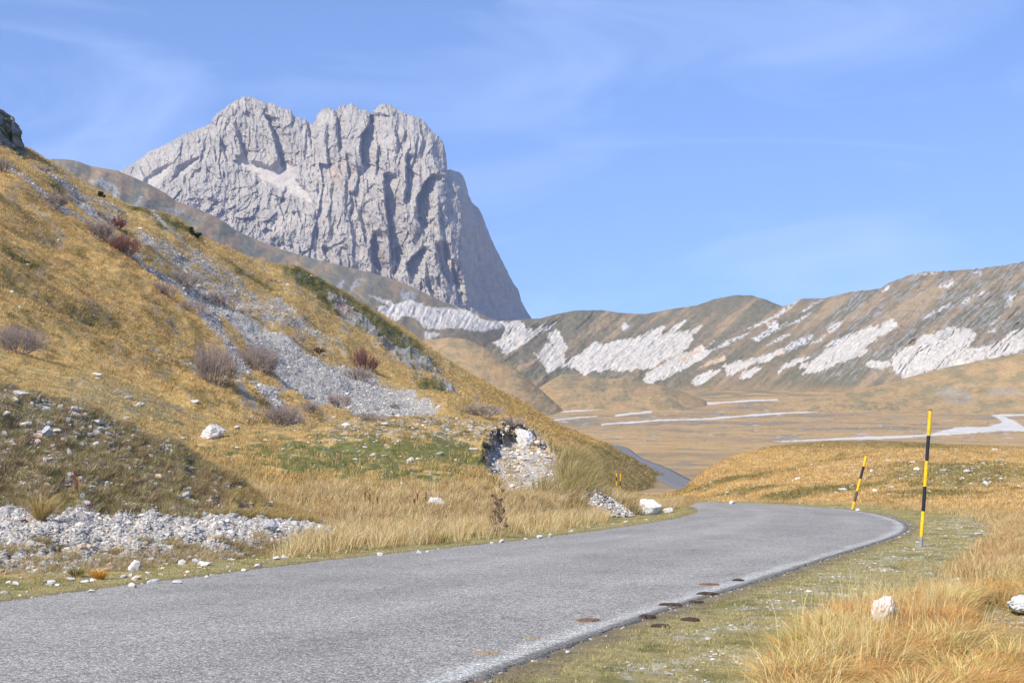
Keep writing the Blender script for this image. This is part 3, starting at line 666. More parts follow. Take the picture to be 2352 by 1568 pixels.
def hillrelief(sx, sy, sc=1.0):
    # spurs and runnels descending from upper right to lower left
    u = (sx+sy*1.9)/100; w_ = (sx*1.0+sy*1.15)/100
    q = w_ + .25*fbm(sx/120, sy/120, 3, 2)
    a = ridged(q*1.4, sy/260, 3, 5); b2 = ridged(q*5.2, sy/60, 4, 8)
    return (a-.5)*7*sc + (b2-.5)*1.8*sc
def d_rh(P, sx, sy, v):
    a = sst(0, .8, v)*sst(4, 3.2, v)
    m = polys(sx, sy, HW, 4, 10, 4, 5); cr = sst(3.0, 2.5, v)
    P[..., 1] -= hillrelief(sx, sy)*a*2.2*(.2+.8*cr)
    P[..., 2] += a*(fbm(sx/18, sy/12, 3, 2)*3*(.2+.8*cr))
    rock = sst(2040, 2150, sx)*sst(2.6, 3, v)
    P[..., 2] += a*rock*ridged(sx/16, sy/12, 3, 6)*3
    q = (sx*1.0+sy*.62)/100
    P[..., 1] -= m*a*(ridged(q*14, sy/45, 4, 4)-.5)*6
    P[..., 1] += m*a*4
    return P
def c_rh(P, sx, sy, v, N):
    q = (sx+sy*1.15)/100; n = fbm(q*2.2, sy/150, 4, 4); n2 = fbm(q*8, sy/40, 4, 8); n3 = fbm(sx/7, sy/4, 3, 12); n4 = fbm(q*18, sy/22, 4, 28)
    C = mixc(np.broadcast_to(np.array([.225, .168, .10]), P.shape), np.array([.145, .128, .075]), sst(-.18, .28, n+.5*n2+.12*sst(1700, 1500, sx)))
    C = mixc(C, np.array([.32, .23, .125]), sst(.10, .4, -n-n2*.5)*.7)
    C = mixc(C, np.array([.29, .195, .09]), sst(880, 900, sy+n2*12)*.7)
    right = sst(1780, 1950, sx)*sst(3.05, 2.8, v)
    C = mixc(C, SCREE*.72, sst(.08, .34, n4+.25*n+.10*right-.04)*(.15+.55*right)*sst(885, 860, sy))
    w2 = polys(sx, sy, HS, 4, 8, 3, 8)*sst(-.35, .05, n3+n4)
    C = mixc(C, WHITE*.86, w2)
    e = fbm(q*10, sy/60, 4, 3)*9 + fbm(sx/6, sy/6, 3, 9)*3.5
    m = np.zeros(sx.shape)
    for p in HW+[LW0]: m = np.maximum(m, sst(-1.2, 1.6, sdp(sx, sy, p)+e+2.0))
    C = mixc(C, np.array([.52, .47, .40])*(1.0+.25*n4[..., None]+.15*n3[..., None]), m*(1-.38*sst(.06, .34, fbm(q*20, sy/60, 4, 37)+.4*n3)))
    C = mixc(C, np.array([.55, .40, .27]), polys(sx, sy, HO, 3, 8, 2, 8)*.8)
    return C
sheet('hills', rows, np.linspace(1000, 3300, 1400), [60, 130, 150, 12, 6], d_rh, c_rh, M_far)

# brown ridge left of the saddle
LR = [(a, b, 1650+(a+600)/1840*780) for a, b in [(-600,420),(0,390),(60,385),(100,374),(120,370),(150,371),(180,375),(210,386),(240,391),(270,396),(300,408),(340,425),(380,447),(405,466),(450,480),(490,498),(515,512),(545,533),(600,556),(650,575),(730,599),(800,616),(880,636),(920,650),(960,667),(1000,687),(1050,706),(1100,721),(1140,736),(1180,762),(1240,825)]]
rows = [
 [(-600, 700, 1200), (60, 640, 1300), (400, 720, 1380), (700, 800, 1450), (900, 865, 1560), (1050, 900, 1720), (1110, 925, 1850), (1160, 955, 1950), (1240, 1000, 2050)],
 [(-600, 560, 1450), (60, 500, 1600), (400, 610, 1720), (700, 705, 1830), (900, 765, 1930), (1050, 797, 2060), (1110, 815, 2150), (1160, 845, 2220), (1240, 910, 2280)],
 LR,
 [(-600, 460, 2000), (400, 520, 2300), (900, 700, 2600), (1240, 900, 2800)],
 [(-600, 700, 2500), (1240, 1000, 3000)]]
LW = c5([[(-400,330),(-250,370),(-200,420),(0,400),(60,420),(200,420),(300,430),(400,490),(490,520),(545,515),(560,560),(420,590),(330,580),(250,565),(0,570),(-60,500),(-250,410)],
 [(0,590),(120,600),(60,640),(0,650)]]) + [[(868,705),(905,700),(940,690),(975,698),(950,720),(900,742),(870,725)]]
LS = mapc([[(600,720),(700,700),(800,760),(840,790),(760,830),(690,760)], [(900,880),(950,820),(990,810),(930,890)], [(1110,900),(1180,885),(1260,895),(1180,975),(1130,960)], [(1850,1265),(1940,1270),(1930,1285),(1860,1285)]], 0, 172.3, .3418) + mapc([[(495,1210),(530,1170),(550,1180),(520,1230)], [(560,1250),(600,1170),(670,1160),(620,1210)], [(850,1250),(870,1220),(960,1250),(930,1290),(880,1330)]], 574.2, 172.3, .4028)
def d_lr(P, sx, sy, v):
    a = sst(0, .8, v)*sst(3, 2.2, v)
    q = (sx*.9-sy*1.2)/100; cr = .1+.9*sst(2.0, 1.6, v)
    P[..., 1] -= a*cr*sst(1100, 900, sx)*((ridged(sx/170+sy/500, sy/400, 2, 9)-.5)*28 + (ridged(q*2.0, sy/90, 3, 3)-.5)*9)
    P[..., 2] += a*fbm(sx/26, sy/22, 4, 5)*1.6*cr
    m = polys(sx, sy, LW, 5, 10, 4, 5)
    P[..., 1] -= m*a*(ridged((sx*.8+sy*.35)/11, sy/50, 4, 6)-.5)*7
    return P
def c_lr(P, sx, sy, v, N):
    n = fbm(sx/60, sy/60, 4, 4); n2 = fbm(sx/14, sy/20, 4, 8); n3 = fbm(sx/5, sy/9, 3, 12)
    C = mixc(np.broadcast_to(np.array([.30, .21, .125]), P.shape), np.array([.18, .165, .115]), sst(-.15, .3, n+.4*n2+.08))
    C = mixc(C, np.array([.20, .17, .105]), sst(640, 720, sy)*.5)
    C = mixc(C, SCREE*.82, polys(sx, sy, LS, 5, 9, 3, 8)*sst(-.35, .0, n3+n2)*.9)
    n5 = fbm(sx/6, sy/14, 4, 6)
    m = polys(sx, sy, LW, 6, 9, 2.5, 5)*(1-.6*sst(.2, .4, n5))
    C = mixc(C, np.array([.60, .54, .46])*(1+.25*n3[..., None]), m)
    C = mixc(C, np.array([.27, .18, .09]), sst(768, 790, sy+n2*8)*sst(900, 990, sx)*.8)
    return C
sheet('ridge', rows, np.linspace(-600, 1240, 1100), [60, 180, 12, 6], d_lr, c_lr, M_far)

# low spurs on the floor of the valley
def spur(rows, a, b, seed, nm, hole=None, green=.0):
    def dd(P, sx, sy, v):
        k = sst(0, .6, v)
        if a > 1000: P[..., 2] -= 22*(1-sst(a, a+230, sx))**1.5
        if b < 2900 and b != 1300: P[..., 2] -= 22*(1-sst(b, b-230, sx))**1.5
        P[..., 2] += k*fbm(sx/50, sy/30, 4, seed)*2.2*sst(2.2, 1.6, v)+k*fbm(sx/14, sy/8, 3, seed+2)*.4
        return P
    def cc(P, sx, sy, v, N):
        n = fbm(sx/60, sy/22, 4, seed); n2 = fbm(sx/14, sy/5, 4, seed+3)
        C = mixc(np.broadcast_to(np.array([.36, .24, .115]), P.shape), np.array([.24, .19, .10]), sst(-.2, .35, n+.5*n2))
        C = mixc(C, DKG*1.7, sst(.28, .40, fbm(sx/13, sy/4.5, 3, seed+7)+green)*.45)
        if hole:
            h = polys(sx, sy, hole, 3, 8, 2, 5)
            C = mixc(C, np.array([.27, .25, .205]), h*sst(-.3, .2, n2)*.85)
        return C
    return sheet('spur', rows, np.linspace(a, b, 420), [45, 45, 12, 6], dd, cc, M_far, info=nm)
spur([[(1640, 965, 1330), (2000, 965, 1300), (2352, 968, 1280), (3300, 985, 1200)],
      [(1640, 945, 1400), (1850, 936, 1400), (2000, 922, 1390), (2200, 900, 1380), (2352, 890, 1370), (3300, 860, 1300)],
      [(1640, 940, 1500), (1800, 925, 1500), (1880, 912, 1490), (1960, 897, 1490), (2030, 882, 1490), (2080, 868, 1490), (2180, 843, 1480), (2250, 828, 1470), (2352, 810, 1450), (3300, 640, 1380)],
      [(1640, 960, 1600), (2352, 850, 1600), (3300, 700, 1500)], [(1640, 990, 1700), (3300, 900, 1700)]], 1640, 3300, 3, 's1',
     hole=c6([[(1700,1010),(1800,985),(1900,1000),(1980,1060),(2030,1080),(1900,1115),(1800,1110),(1740,1060)], [(540,1040),(620,1010),(710,1030),(620,1060)], [(370,1060),(420,1025),(450,1040),(400,1065)], [(940,990),(980,965),(1020,990),(970,1010)], [(2100,1000),(2300,990),(2352,1040),(2100,1050)]]))
spur([[(900, 1010, 1050), (1300, 1000, 1080)], [(900, 890, 1300), (1100, 888, 1300), (1200, 915, 1280), (1300, 965, 1250)],
      [(900, 780, 1620), (975, 782, 1600), (1030, 776, 1580), (1070, 780, 1560), (1110, 797, 1530), (1150, 822, 1500), (1190, 852, 1470), (1240, 893, 1440), (1300, 948, 1400)],
      [(900, 830, 1800), (1300, 985, 1600)], [(900, 900, 1950), (1300, 1000, 1800)]], 900, 1300, 8, 's2', green=-.12)
spur([[(1120, 962, 1350), (1700, 962, 1350)], [(1120, 912, 1450), (1290, 890, 1480), (1480, 902, 1480), (1700, 915, 1450)],
      [(1120, 908, 1600), (1180, 896, 1640), (1230, 880, 1680), (1290, 856, 1700), (1340, 862, 1700), (1390, 870, 1700), (1430, 868, 1700), (1470, 877, 1690), (1540, 886, 1680), (1620, 893, 1660), (1700, 902, 1620)],
      [(1120, 920, 1700), (1700, 925, 1700)], [(1120, 950, 1800), (1700, 950, 1800)]], 1120, 1700, 12, 's3', green=.02)
spur([[(1700, 965, 1290), (2250, 968, 1250)], [(1700, 950, 1320), (1850, 938, 1330), (2050, 940, 1330), (2250, 955, 1290)],
      [(1700, 948, 1380), (1760, 940, 1380), (1830, 925, 1380), (1900, 917, 1380), (1980, 919, 1380), (2060, 928, 1370), (2140, 938, 1350), (2250, 952, 1320)],
      [(1700, 955, 1450), (2250, 960, 1420)], [(1700, 970, 1500), (2250, 970, 1480)]], 1700, 2250, 5, 's4')

# ------------------------------------------------------------------ the limestone mountain
SIL = [(150,440),(200,425),(240,411),(270,395),(290,385),(310,372),(330,358),(345,346),(360,340),(380,331),(400,322),(420,308),(440,300),(470,290),(485,284),(490,268),(500,258),(510,252),(530,237),(540,230),(550,226),(562,220),(580,223),(600,230),(612,235),(630,236),(640,244),(650,247),(668,252),(676,268),(683,268),(690,270),(695,277),(702,273),(712,284),(720,286),(728,265),(740,250),(757,246),(765,248),(772,257),(780,243),(800,240),(808,237),(820,245),(832,254),(840,250),(848,258),(853,262),(862,250),(873,241),(885,238),(900,241),(915,252),(935,262),(950,265),(975,278),(985,292),(1005,310),(1018,325),(1024,352),(1028,388),(1045,391),(1058,396),(1065,405),(1072,425),(1077,448),(1085,465),(1100,477),(1108,492),(1118,520),(1130,550),(1150,590),(1165,620),(1180,650),(1192,665),(1198,690),(1210,712),(1222,730),(1240,765),(1260,800)]
rows = [
 [(150, 620, 4000), (600, 800, 3900), (1260, 900, 4100)],
 [(150, 520, 4250), (400, 540, 4200), (700, 600, 4120), (1000, 690, 4120), (1150, 780, 4250), (1260, 860, 4300)],
 [(150, 470, 4350), (300, 450, 4350), (450, 420, 4350), (560, 395, 4380), (700, 430, 4300), (850, 430, 4240), (1000, 480, 4220), (1100, 600, 4300), (1180, 720, 4380), (1260, 830, 4400)],
 [(a, b+3, 4560) for a, b in SIL],
 [(a, b+120, 4900) for a, b in SIL],
 [(150, 800, 5300), (1260, 1000, 5300)]]
CREST = [(1020,325),(1024,352),(1029,402),(1047,438),(1056,478),(1060,535),(1056,575),(1060,615),(1070,676),(1085,708),(1110,740),(1150,800)]
STEPS = [  # path of each right-facing wall, its depth in metres and how far right it takes to come back
 ([(607,268),(614,277),(628,320),(640,366),(644,385)], 60, 26), ([(768,250),(773,261),(772,300),(776,340)], 45, 22),
 ([(850,262),(846,285),(828,312),(825,350),(832,385)], 85, 48), ([(868,335),(866,345),(862,400)], 30, 16),
 ([(930,355),(931,362),(932,430),(926,460)], 50, 26), ([(880,400),(881,430),(884,480),(892,540),(895,600)], 70, 40),
 ([(985,405),(975,418),(955,455),(957,500),(965,525)], 80, 42), ([(792,355),(794,365),(799,406)], 28, 18),
 ([(998,560),(1001,575),(1010,620),(1030,655)], 50, 32), ([(855,535),(850,560),(850,600),(870,625)], 60, 45),
 ([(965,570),(945,590),(932,607),(940,640)], 50, 34), ([(1007,470),(1007,480),(1009,525)], 30, 18), ([(1014,555),(1020,600)], 24, 16),
 ([(540,305),(547,319),(556,345),(560,362)], 30, 18), ([(506,330),(512,350),(518,366)], 18, 12), ([(586,400),(588,415),(584,425)], 22, 14),
 ([(316,380),(324,395),(332,411)], 16, 12), ([(727,418),(728,449)], 16, 10), ([(738,568),(744,585),(752,598)], 28, 20), ([(684,560),(688,580)], 16, 12),
 ([(700,272),(706,300),(712,330)], 22, 16), ([(905,290),(912,330),(908,360)], 22, 16), ([(838,262),(845,272),(850,285)], 30, 14), ([(962,290),(970,320),(965,360)], 20, 16),
 ([(800,440),(806,470),(800,500)], 22, 18), ([(905,565),(908,600),(900,625)], 30, 20), ([(1035,600),(1040,640),(1050,690)], 30, 20), ([(975,640),(985,670),(1000,700)], 26, 20),
 ([(655,430),(640,470),(650,500)], 14, 14), ([(470,330),(462,350),(455,370)], 12, 10), ([(820,480),(830,520),(838,560)], 26, 20), ([(750,300),(748,340),(752,380)], 18, 14)]
CONE = mapc([[(1590,545),(1720,590),(1830,625),(1880,575),(1990,610),(1985,700),(2080,800),(2125,880),(2060,850),(1900,790),(1740,700),(1600,600)], [(960,720),(1050,640),(1150,600),(1070,720),(1030,760)], [(1200,620),(1330,560),(1250,650),(1150,720)]], 0, 172.3, .3418)
def d_mt(P, sx, sy, v):
    a = sst(0, .5, v)*sst(4.3, 3.6, v)
    near = .35+.65*sst(3.0, 2.75, v)
    cone = polys(sx, sy, CONE, 4, 14, 6, 3)
    # warp so that ribs lean and fork
    wx = sx + 14*fbm(sx/90, sy/110, 2, 2) + 2*fbm(sx/30, sy/40, 2, 11)
    wy = sy + 10*fbm(sx/70, sy/70, 3, 6)
    lean = wx - (wy-400)*.10
    def saw(q, sh=.16):
        f = q-np.floor(q); return np.where(f < 1-sh, f/(1-sh), (1-f)/sh)-.5
    r = (ridged(lean/95, wy/330, 2, 3)-.5)*80 + (ridged(lean/38, wy/150, 4, 5, .55)-.5)*40 + (ridged(lean/11, wy/26, 4, 8, .65)-.5)*13
    r = r + saw(lean/64+1.3*fbm(sx/110, sy/170, 3, 17))*75*sst(-.3, .3, fbm(sx/60, sy/90, 2, 19)) + saw(lean/23+1.5*fbm(sx/60, sy/80, 3, 21), .22)*30*sst(-.2, .35, fbm(sx/34, sy/50, 3, 23))
    r = r*.5 + slab(lean/34, wy/95, 1)*36 + slab(lean/15+.3*wy/40, wy/38, 2)*22 + slab(lean/7, wy/15, 3)*11
    r = r + saw(wy/46+.5*lean/80+1.4*fbm(sx/70, sy/60, 3, 27), .3)*22*sst(-.1, .4, fbm(sx/50, sy/40, 3, 29))
    low = sst(380, 330, sx+(sy-400)*.2)
    lw = 1-.35*sst(560, 350, sx)
    fl = (ridged((wx+wy*.9)/70, (wy-wx*.6)/90, 5, 9, .5)-.5)*40 + slab((wx+wy*.7)/36, (wy-wx*.6)/60, 4)*40 + slab((wx+wy*.5)/15, wy/18, 5)*24 + slab(wx/7, wy/8, 3)*10
    sl = sst(700, 520, sx+(sy-480)*(-.6))*sst(400, 460, sy+.0*sx)
    rel = (r*(1-.55*sl)+fl*sl*1.3)*lw*.5
    rel = rel*(1-.9*cone) - 25*cone
    for path, dep, wd in STEPS:
        ys = [p[1] for p in path]; xs = [p[0] for p in path]
        px_ = np.interp(wy*.35+sy*.65, ys, xs) + 3.0*fbm(sx/40, sy/9, 3, 4)
        env = sst(ys[0]-8, ys[0]+10, sy)*sst(ys[-1]+14, ys[-1]-10, sy)
        dx = sx-px_
        rel = rel - env*dep*.9*sst(-1, 5, dx)*np.clip(1-(dx-5)/wd, 0, 1) + env*dep*.35*sst(-wd, 0, dx)*sst(4, 0, dx)
    cx_ = np.interp(sy, [p[1] for p in CREST], [p[0] for p in CREST]) + 5*fbm(sx/50, sy/22, 4, 14)
    dxc = sx-cx_
    face = sst(0, 10, dxc)
    rel = rel*(1-.62*face)
    P = P.copy()
    dY = -rel*near + np.maximum(dxc-2, 0)*1.38*3.2
    # move along the line of sight: keeps the outline, changes the distance
    k = 1+(dY*a)/P[..., 1:2][..., 0]
    P *= k[..., None]
    P[..., 2] += a*near*(fbm(sx/13, sy/13, 4, 3)*3) + a*sst(2.6, 3.0, v)*(ridged(sx/8, sy/30, 3, 2)-.5)*9*sst(1060, 1000, sx)
    P[..., 0] += a*fbm(sx/14, sy/9, 4, 7)*3
    d_mt.cone = cone; d_mt.face = face
    return P
def c_mt(P, sx, sy, v, N):
    lean = sx-(sy-400)*.1
    n = fbm(sx/70, sy/60, 4, 4); n2 = fbm(lean/9, sy/22, 4, 8); n3 = fbm(sx/30, sy/18, 4, 16)
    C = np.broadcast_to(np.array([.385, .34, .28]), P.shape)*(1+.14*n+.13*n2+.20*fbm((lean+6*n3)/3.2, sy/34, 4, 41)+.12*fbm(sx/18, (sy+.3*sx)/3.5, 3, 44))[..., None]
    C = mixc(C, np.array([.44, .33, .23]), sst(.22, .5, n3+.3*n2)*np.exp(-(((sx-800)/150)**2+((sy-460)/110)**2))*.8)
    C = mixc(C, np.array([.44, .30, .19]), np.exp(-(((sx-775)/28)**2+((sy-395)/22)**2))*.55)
    C = mixc(C, np.array([.19, .12, .08]), np.exp(-(((sx-872)/16)**2+((sy-595)/28)**2))*.7)  # reddish hollow, with its cave shadow painted into the rock colour
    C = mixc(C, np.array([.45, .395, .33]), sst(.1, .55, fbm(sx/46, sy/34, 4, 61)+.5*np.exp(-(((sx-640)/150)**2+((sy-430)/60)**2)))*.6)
    C = mixc(C, np.array([.50, .44, .37]), d_mt.cone*.95)
    C = mixc(C, np.array([.20, .19, .14]), sst(.12, .4, fbm(sx/34, sy/14, 4, 26))*sst(480, 540, sy)*sst(850, 700, sx)*.5)
    return C
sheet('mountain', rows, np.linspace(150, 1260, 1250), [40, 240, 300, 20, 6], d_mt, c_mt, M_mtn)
del rows
#PART2
# ================================================================== scattered vegetation and stones
def pick(S, W, n, seed=0, normalized=True):
    """n random points on a surface, weighted by W per unit of world area"""
    P, C = S['P'], S['C']; r = np.random.default_rng(seed)
    A = np.linalg.norm(np.cross(P[1:, :-1]-P[:-1, :-1], P[:-1, 1:]-P[:-1, :-1]), axis=-1)*W[:-1, :-1]
    A = np.maximum(A, 0).ravel(); A /= A.sum()
    i = r.choice(A.size, n, p=A); nu = P.shape[1]-1; a, b = i//nu, i % nu
    u, v = r.random((2, n))[..., None]
    Q = (P[a, b]*(1-u)+P[a, b+1]*u)*(1-v)+(P[a+1, b]*(1-u)+P[a+1, b+1]*u)*v
    return Q, C[a, b], S['N'][a, b], (a, b)
def stoniness(C): return C[..., 2]/np.maximum(C[..., 0], 1e-3)
def win(S, x0, x1, y0, y1): return (S['sx'] > x0) & (S['sx'] < x1) & (S['sy'] > y0) & (S['sy'] < y1)
def blades(name, Q, col, h, wd, k, spread, lean, mat, label=None, cat=None, seed=0, parent=None, bend=.5, wind=(0.35, 0.1), jit=.22, kind='stuff'):
    r = np.random.default_rng(seed); n = len(Q)
    h = np.broadcast_to(h, (n,)); wd = np.broadcast_to(wd, (n,)); spread = np.broadcast_to(spread, (n,))
    Q = np.repeat(Q, k, 0); hh = np.repeat(h, k)*r.uniform(.55, 1.15, n*k); ww = np.repeat(wd, k)*r.uniform(.6, 1.2, n*k); sp = np.repeat(spread, k)
    N = n*k; th = r.random(N)*2*np.pi; rr = np.sqrt(r.random(N))
    off = np.stack([np.cos(th)*rr*sp, np.sin(th)*rr*sp, np.zeros(N)], -1)
    out_ = np.stack([np.cos(th), np.sin(th), np.zeros(N)], -1)
    ln = (lean*(.3+rr)*r.uniform(.4, 1.5, N))[:, None]
    d = out_*ln + np.array([wind[0], wind[1], 0])*lean*.6 + r.normal(0, .14, (N, 3))*np.array([1, 1, 0])
    fa = r.random(N)*np.pi; side = np.stack([np.cos(fa), np.sin(fa), np.zeros(N)], -1)*ww[:, None]*.5
    b = Q+off - np.array([0, 0, .012]); H = hh[:, None]*np.array([0, 0, 1.0])
    mid = b+H*.58+d*hh[:, None]*(.58**1.6)*(1-bend*.2)
    tip = b+H*(1-.25*np.linalg.norm(d, axis=1, keepdims=True).clip(0, 1.6))+d*hh[:, None]
    V = np.stack([b-side, b+side, mid-side*.75, mid+side*.75, tip], 1).reshape(-1, 3)
    base = (np.arange(N)*5)[:, None]
    T = (base+np.array([0, 1, 3, 0, 3, 2, 2, 3, 4])[None]).reshape(-1)
    c = np.repeat(col*np.array([1.12, 1.12, 1.2]), k, 0)*np.exp(r.normal(0, jit, (N, 1)))*(1+r.normal(0, .05, (N, 3)))
    c = np.repeat(c, 5, 0)
    me = mesh_from(name, V+np.array([0, 0, CZ]), T, 3, np.clip(c, .01, .75), smooth=False)
    o = link(name, me, mat, parent)
    if kind: tag(o, label, cat, kind=kind)
    return o

def ico(sub):
    import bmesh
    bm = bmesh.new(); bmesh.ops.create_icosphere(bm, subdivisions=sub, radius=1)
    V = np.array([v.co[:] for v in bm.verts]); Fc = np.array([[v.index for v in f.verts] for f in bm.faces]); bm.free()
    return V, Fc
ICO = {s: ico(s) for s in (1, 2, 3, 4, 5)}
def rockshape(sub, seed, cuts=9, rough=.06):
    V, Fc = ICO[sub]; V = V.copy(); r = np.random.default_rng(seed)
    for _ in range(cuts):
        nrm = r.normal(size=3); nrm /= np.linalg.norm(nrm); d = r.uniform(.42, .85)
        V -= nrm*np.maximum(0, V@nrm-d)[:, None]*r.uniform(.85, 1)
    if rough: 
        f = 2.6
        V *= (1+rough*fbm(V[:, 0]*f+V[:, 2]*1.7+seed, V[:, 1]*f-V[:, 2]*1.3, 4, seed % 5)+rough*.6*fbm(V[:, 2]*7+seed, V[:, 0]*7+V[:, 1]*3, 3, 2))[:, None]
    return V, Fc
def rots(r, n):
    q = r.normal(size=(n, 4)); q /= np.linalg.norm(q, axis=1, keepdims=True); w_, x, y, z = q.T
    return np.stack([1-2*(y*y+z*z), 2*(x*y-z*w_), 2*(x*z+y*w_), 2*(x*y+z*w_), 1-2*(x*x+z*z), 2*(y*z-x*w_), 2*(x*z-y*w_), 2*(y*z+x*w_), 1-2*(x*x+y*y)], -1).reshape(n, 3, 3)
def stones(name, Q, size, col, label, cat='gravel', sub=1, seed=0, sink=.2, flat=.7, kind='stuff'):
    r = np.random.default_rng(seed); n = len(Q); lib = [rockshape(sub, 50+i, 8, 0) for i in range(10)]
    which = r.integers(0, 10, n); Vs = []; Fs = []; Cs = []; base = 0
    size = np.broadcast_to(size, (n,)); col = np.broadcast_to(col, (n, 3))
    for i in range(10):
        k = np.where(which == i)[0]
        if not len(k): continue
        V, Fc = lib[i]; m = len(k)
        W = V[None]*size[k][:, None, None]*r.uniform(.6, 1.25, (m, 1, 3))
        W = np.einsum('nij,nvj->nvi', rots(r, m), W); W[..., 2] *= flat
        W += Q[k][:, None]; W[..., 2] += (size[k]*flat*(.5-sink))[:, None]
        Vs.append(W.reshape(-1, 3)); Fs.append((Fc[None]+(np.arange(m)*len(V))[:, None, None]+base).reshape(-1)); base += m*len(V)
        Cs.append(np.repeat(col[k]*np.exp(r.normal(0, .17, (m, 1))), len(V), 0))
    me = mesh_from(name, np.concatenate(Vs)+np.array([0, 0, CZ]), np.concatenate(Fs), 3, np.concatenate(Cs), smooth=False)
    o = link(name, me, M_rock); tag(o, label, cat, kind=kind); return o
def stonecol(r, n, br=1.0):
    c = np.array([.47, .455, .435])*np.ones((n, 3)); w_ = r.random(n)
    c[w_ < .45] = [.36, .36, .36]; c[(w_ > .45) & (w_ < .60)] = [.60, .58, .55]; c[w_ > .93] = [.50, .38, .29]; c[(w_ > .86) & (w_ < .93)] = [.55, .49, .42]
    return c*br*np.array([1.05, 1, .93])
r0 = np.random.default_rng(5)
G, B, MD, RM, HL = SHEETS['ground'], SHEETS['bank'], None, SHEETS['right_mound'], SHEETS['hillside']
MD = SHEETS['mound']

# --- short turf on both verges
X, Y = G['P'][..., 0], G['P'][..., 1]; sr = -sdp(X, Y, ROADPOLY, 12)
vis = win(G, -150, 2550, 1000, 1800)
W = vis*sst(.03, .25, sr)*sst(.85, .5, stoniness(G['C']))*(Y < 75)*np.clip(14/Y, 0, 1.2)
Q, c, _, (a, b) = pick(G, W, 46000, 1)
dist = Q[:, 1]; green = (r0.random(len(Q)) < .35)[:, None]
cc = np.where(green, np.array([.25, .235, .08]), c*1.3)
blades('turf', Q, cc, .035+.02*r0.random(len(Q)), .004+dist*.00022, 9, .05+dist*.0015, .8, M_blade, 'short olive turf on the verges of the road', 'grass', 1)
# --- longer grass to the right, beyond the worn verge
n1 = fbm(X*.45, Y*.45, 4, 33)
TALL = [(1760, 1640), (1810, 1530), (1860, 1470), (1910, 1430), (1980, 1405), (2080, 1395), (2180, 1375), (2352, 1355), (2600, 1350), (2600, 1372), (2352, 1385), (2200, 1400), (2190, 1440), (2250, 1500), (2180, 1530), (1980, 1600), (1900, 1700), (1700, 1700)]
gx, gyy = G['sx'], G['sy']
tall = sst(-10, 25, sdp(gx, gyy, TALL, 60)+fbm(X*1.2, Y*1.2, 3, 4)*40)
tall = np.maximum(tall, sst(.15, .4, n1)*sst(3.5, 6, sr)*(gx > 2100)*.8)
tall2 = sst(-6, 12, sdp(gx, gyy, [(2150, 1330), (2230, 1240), (2280, 1205), (2700, 1190), (2700, 1320), (2352, 1330), (2250, 1345)], 60)+fbm(X, Y, 3, 4)*20)
corner = sst(-10, 20, sdp(gx, gyy, [(2090, 1600), (2200, 1560), (2352, 1540), (2700, 1520), (2700, 1750), (2000, 1750)], 60)+fbm(X*1.6, Y*1.6, 3, 4)*30)
Wt = vis*np.maximum(tall, corner)*(Y < 24)*sst(1.0, 1.6, sr)*(sst(-.1, .3, fbm(X*2.6, Y*2.6, 2, 13))*.93+.07)
bq = [hit(2015, 1446, ['ground'])[0], hit(2342, 1404, ['ground'])[0]]
for q in bq: Wt = Wt*(1-(np.abs(X-q[0]-.0) < .30)*(Y > q[1]-.75)*(Y < q[1]+.25))
Q, c, _, (a, b) = pick(G, Wt, 1500, 2)
k_ = fbm(Q[:, 0]*1.1, Q[:, 1]*1.1, 3, 9)
hc = np.where((k_ > -0.04)[:, None], np.array([.56, .27, .085]), np.array([.62, .42, .16]))*np.exp(r0.normal(0, .24, (len(Q), 1))); hc = np.where((r0.random(len(Q)) < .10)[:, None], np.array([.28, .24, .055]), hc)
blades('grass_clumps', Q, hc, .19+.14*r0.random(len(Q))+.06*(k_ < 0), .0062, 85, .075, 1.2, M_blade, 'tall straw and rust coloured grass clumps by the right roadside', 'grass', 2)
Wt = vis*tall2*(Y < 45)*sst(2, 3, sr)
Q, c, _, _ = pick(G, Wt, 6000, 3)
blades('dry_grass', Q, np.where((r0.random(len(Q)) < .6)[:, None], np.array([.54, .39, .18]), np.array([.40, .235, .085])), .2+.12*r0.random(len(Q)), .009, 16, .14, .6, M_blade, 'dry straw coloured grass beyond the right verge', 'grass', 3)
# thin upright straws over the clumps
Q, c, _, _ = pick(G, vis*tall*(Y < 26)*sst(.6, 1.6, sr), 420, 4)
blades('grass_stems', Q, np.array([[.60, .46, .20]])*np.ones((len(Q), 1)), .55+.12*r0.random(len(Q)), .0035, 4, .16, .28, M_blade, 'thin pale flowering grass stems rising over the clumps', 'grass', 4)
# meadow strip between right verge and right mound
W = vis*sst(2.2, 3.2, sr)*(gx > 1700)*(Y > 32)*(Y < 90)*sst(-.3, .2, n1+.3)
Q, c, _, _ = pick(G, W, 9000, 5)
blades('meadow_grass', Q, np.where((r0.random(len(Q)) < .6)[:, None], np.array([.50, .355, .16]), c*1.2), .2+.12*r0.random(len(Q)), .014, 9, .16, .5, M_blade, 'straw coloured grass at the foot of the right mound', 'grass', 5)
# --- tall straw on the left side of the road
lt = sst(-8, 14, sdp(gx, gyy, [(640, 1268), (760, 1225), (900, 1200), (1100, 1195), (1300, 1182), (1420, 1180), (1380, 1202), (1180, 1228), (1020, 1248), (900, 1262), (780, 1282), (640, 1300)], 60)+fbm(X*.8, Y*.8, 3, 4)*16)
Q, c, _, _ = pick(G, vis*lt*sst(.7, 1.5, sr)*(X < .3*(Y-20)+3)*(sst(-.35, .2, fbm(X*1.5, Y*1.5, 3, 13))*.9+.1), 4600, 6)
blades('dry_grass', Q, np.where((r0.random(len(Q)) < .8)[:, None], np.array([.60, .44, .215]), np.array([.33, .22, .07])), .34+.24*r0.random(len(Q)), .009, 22, .15, .55, M_blade, 'tall pale straw along the left side of the road', 'grass', 6)
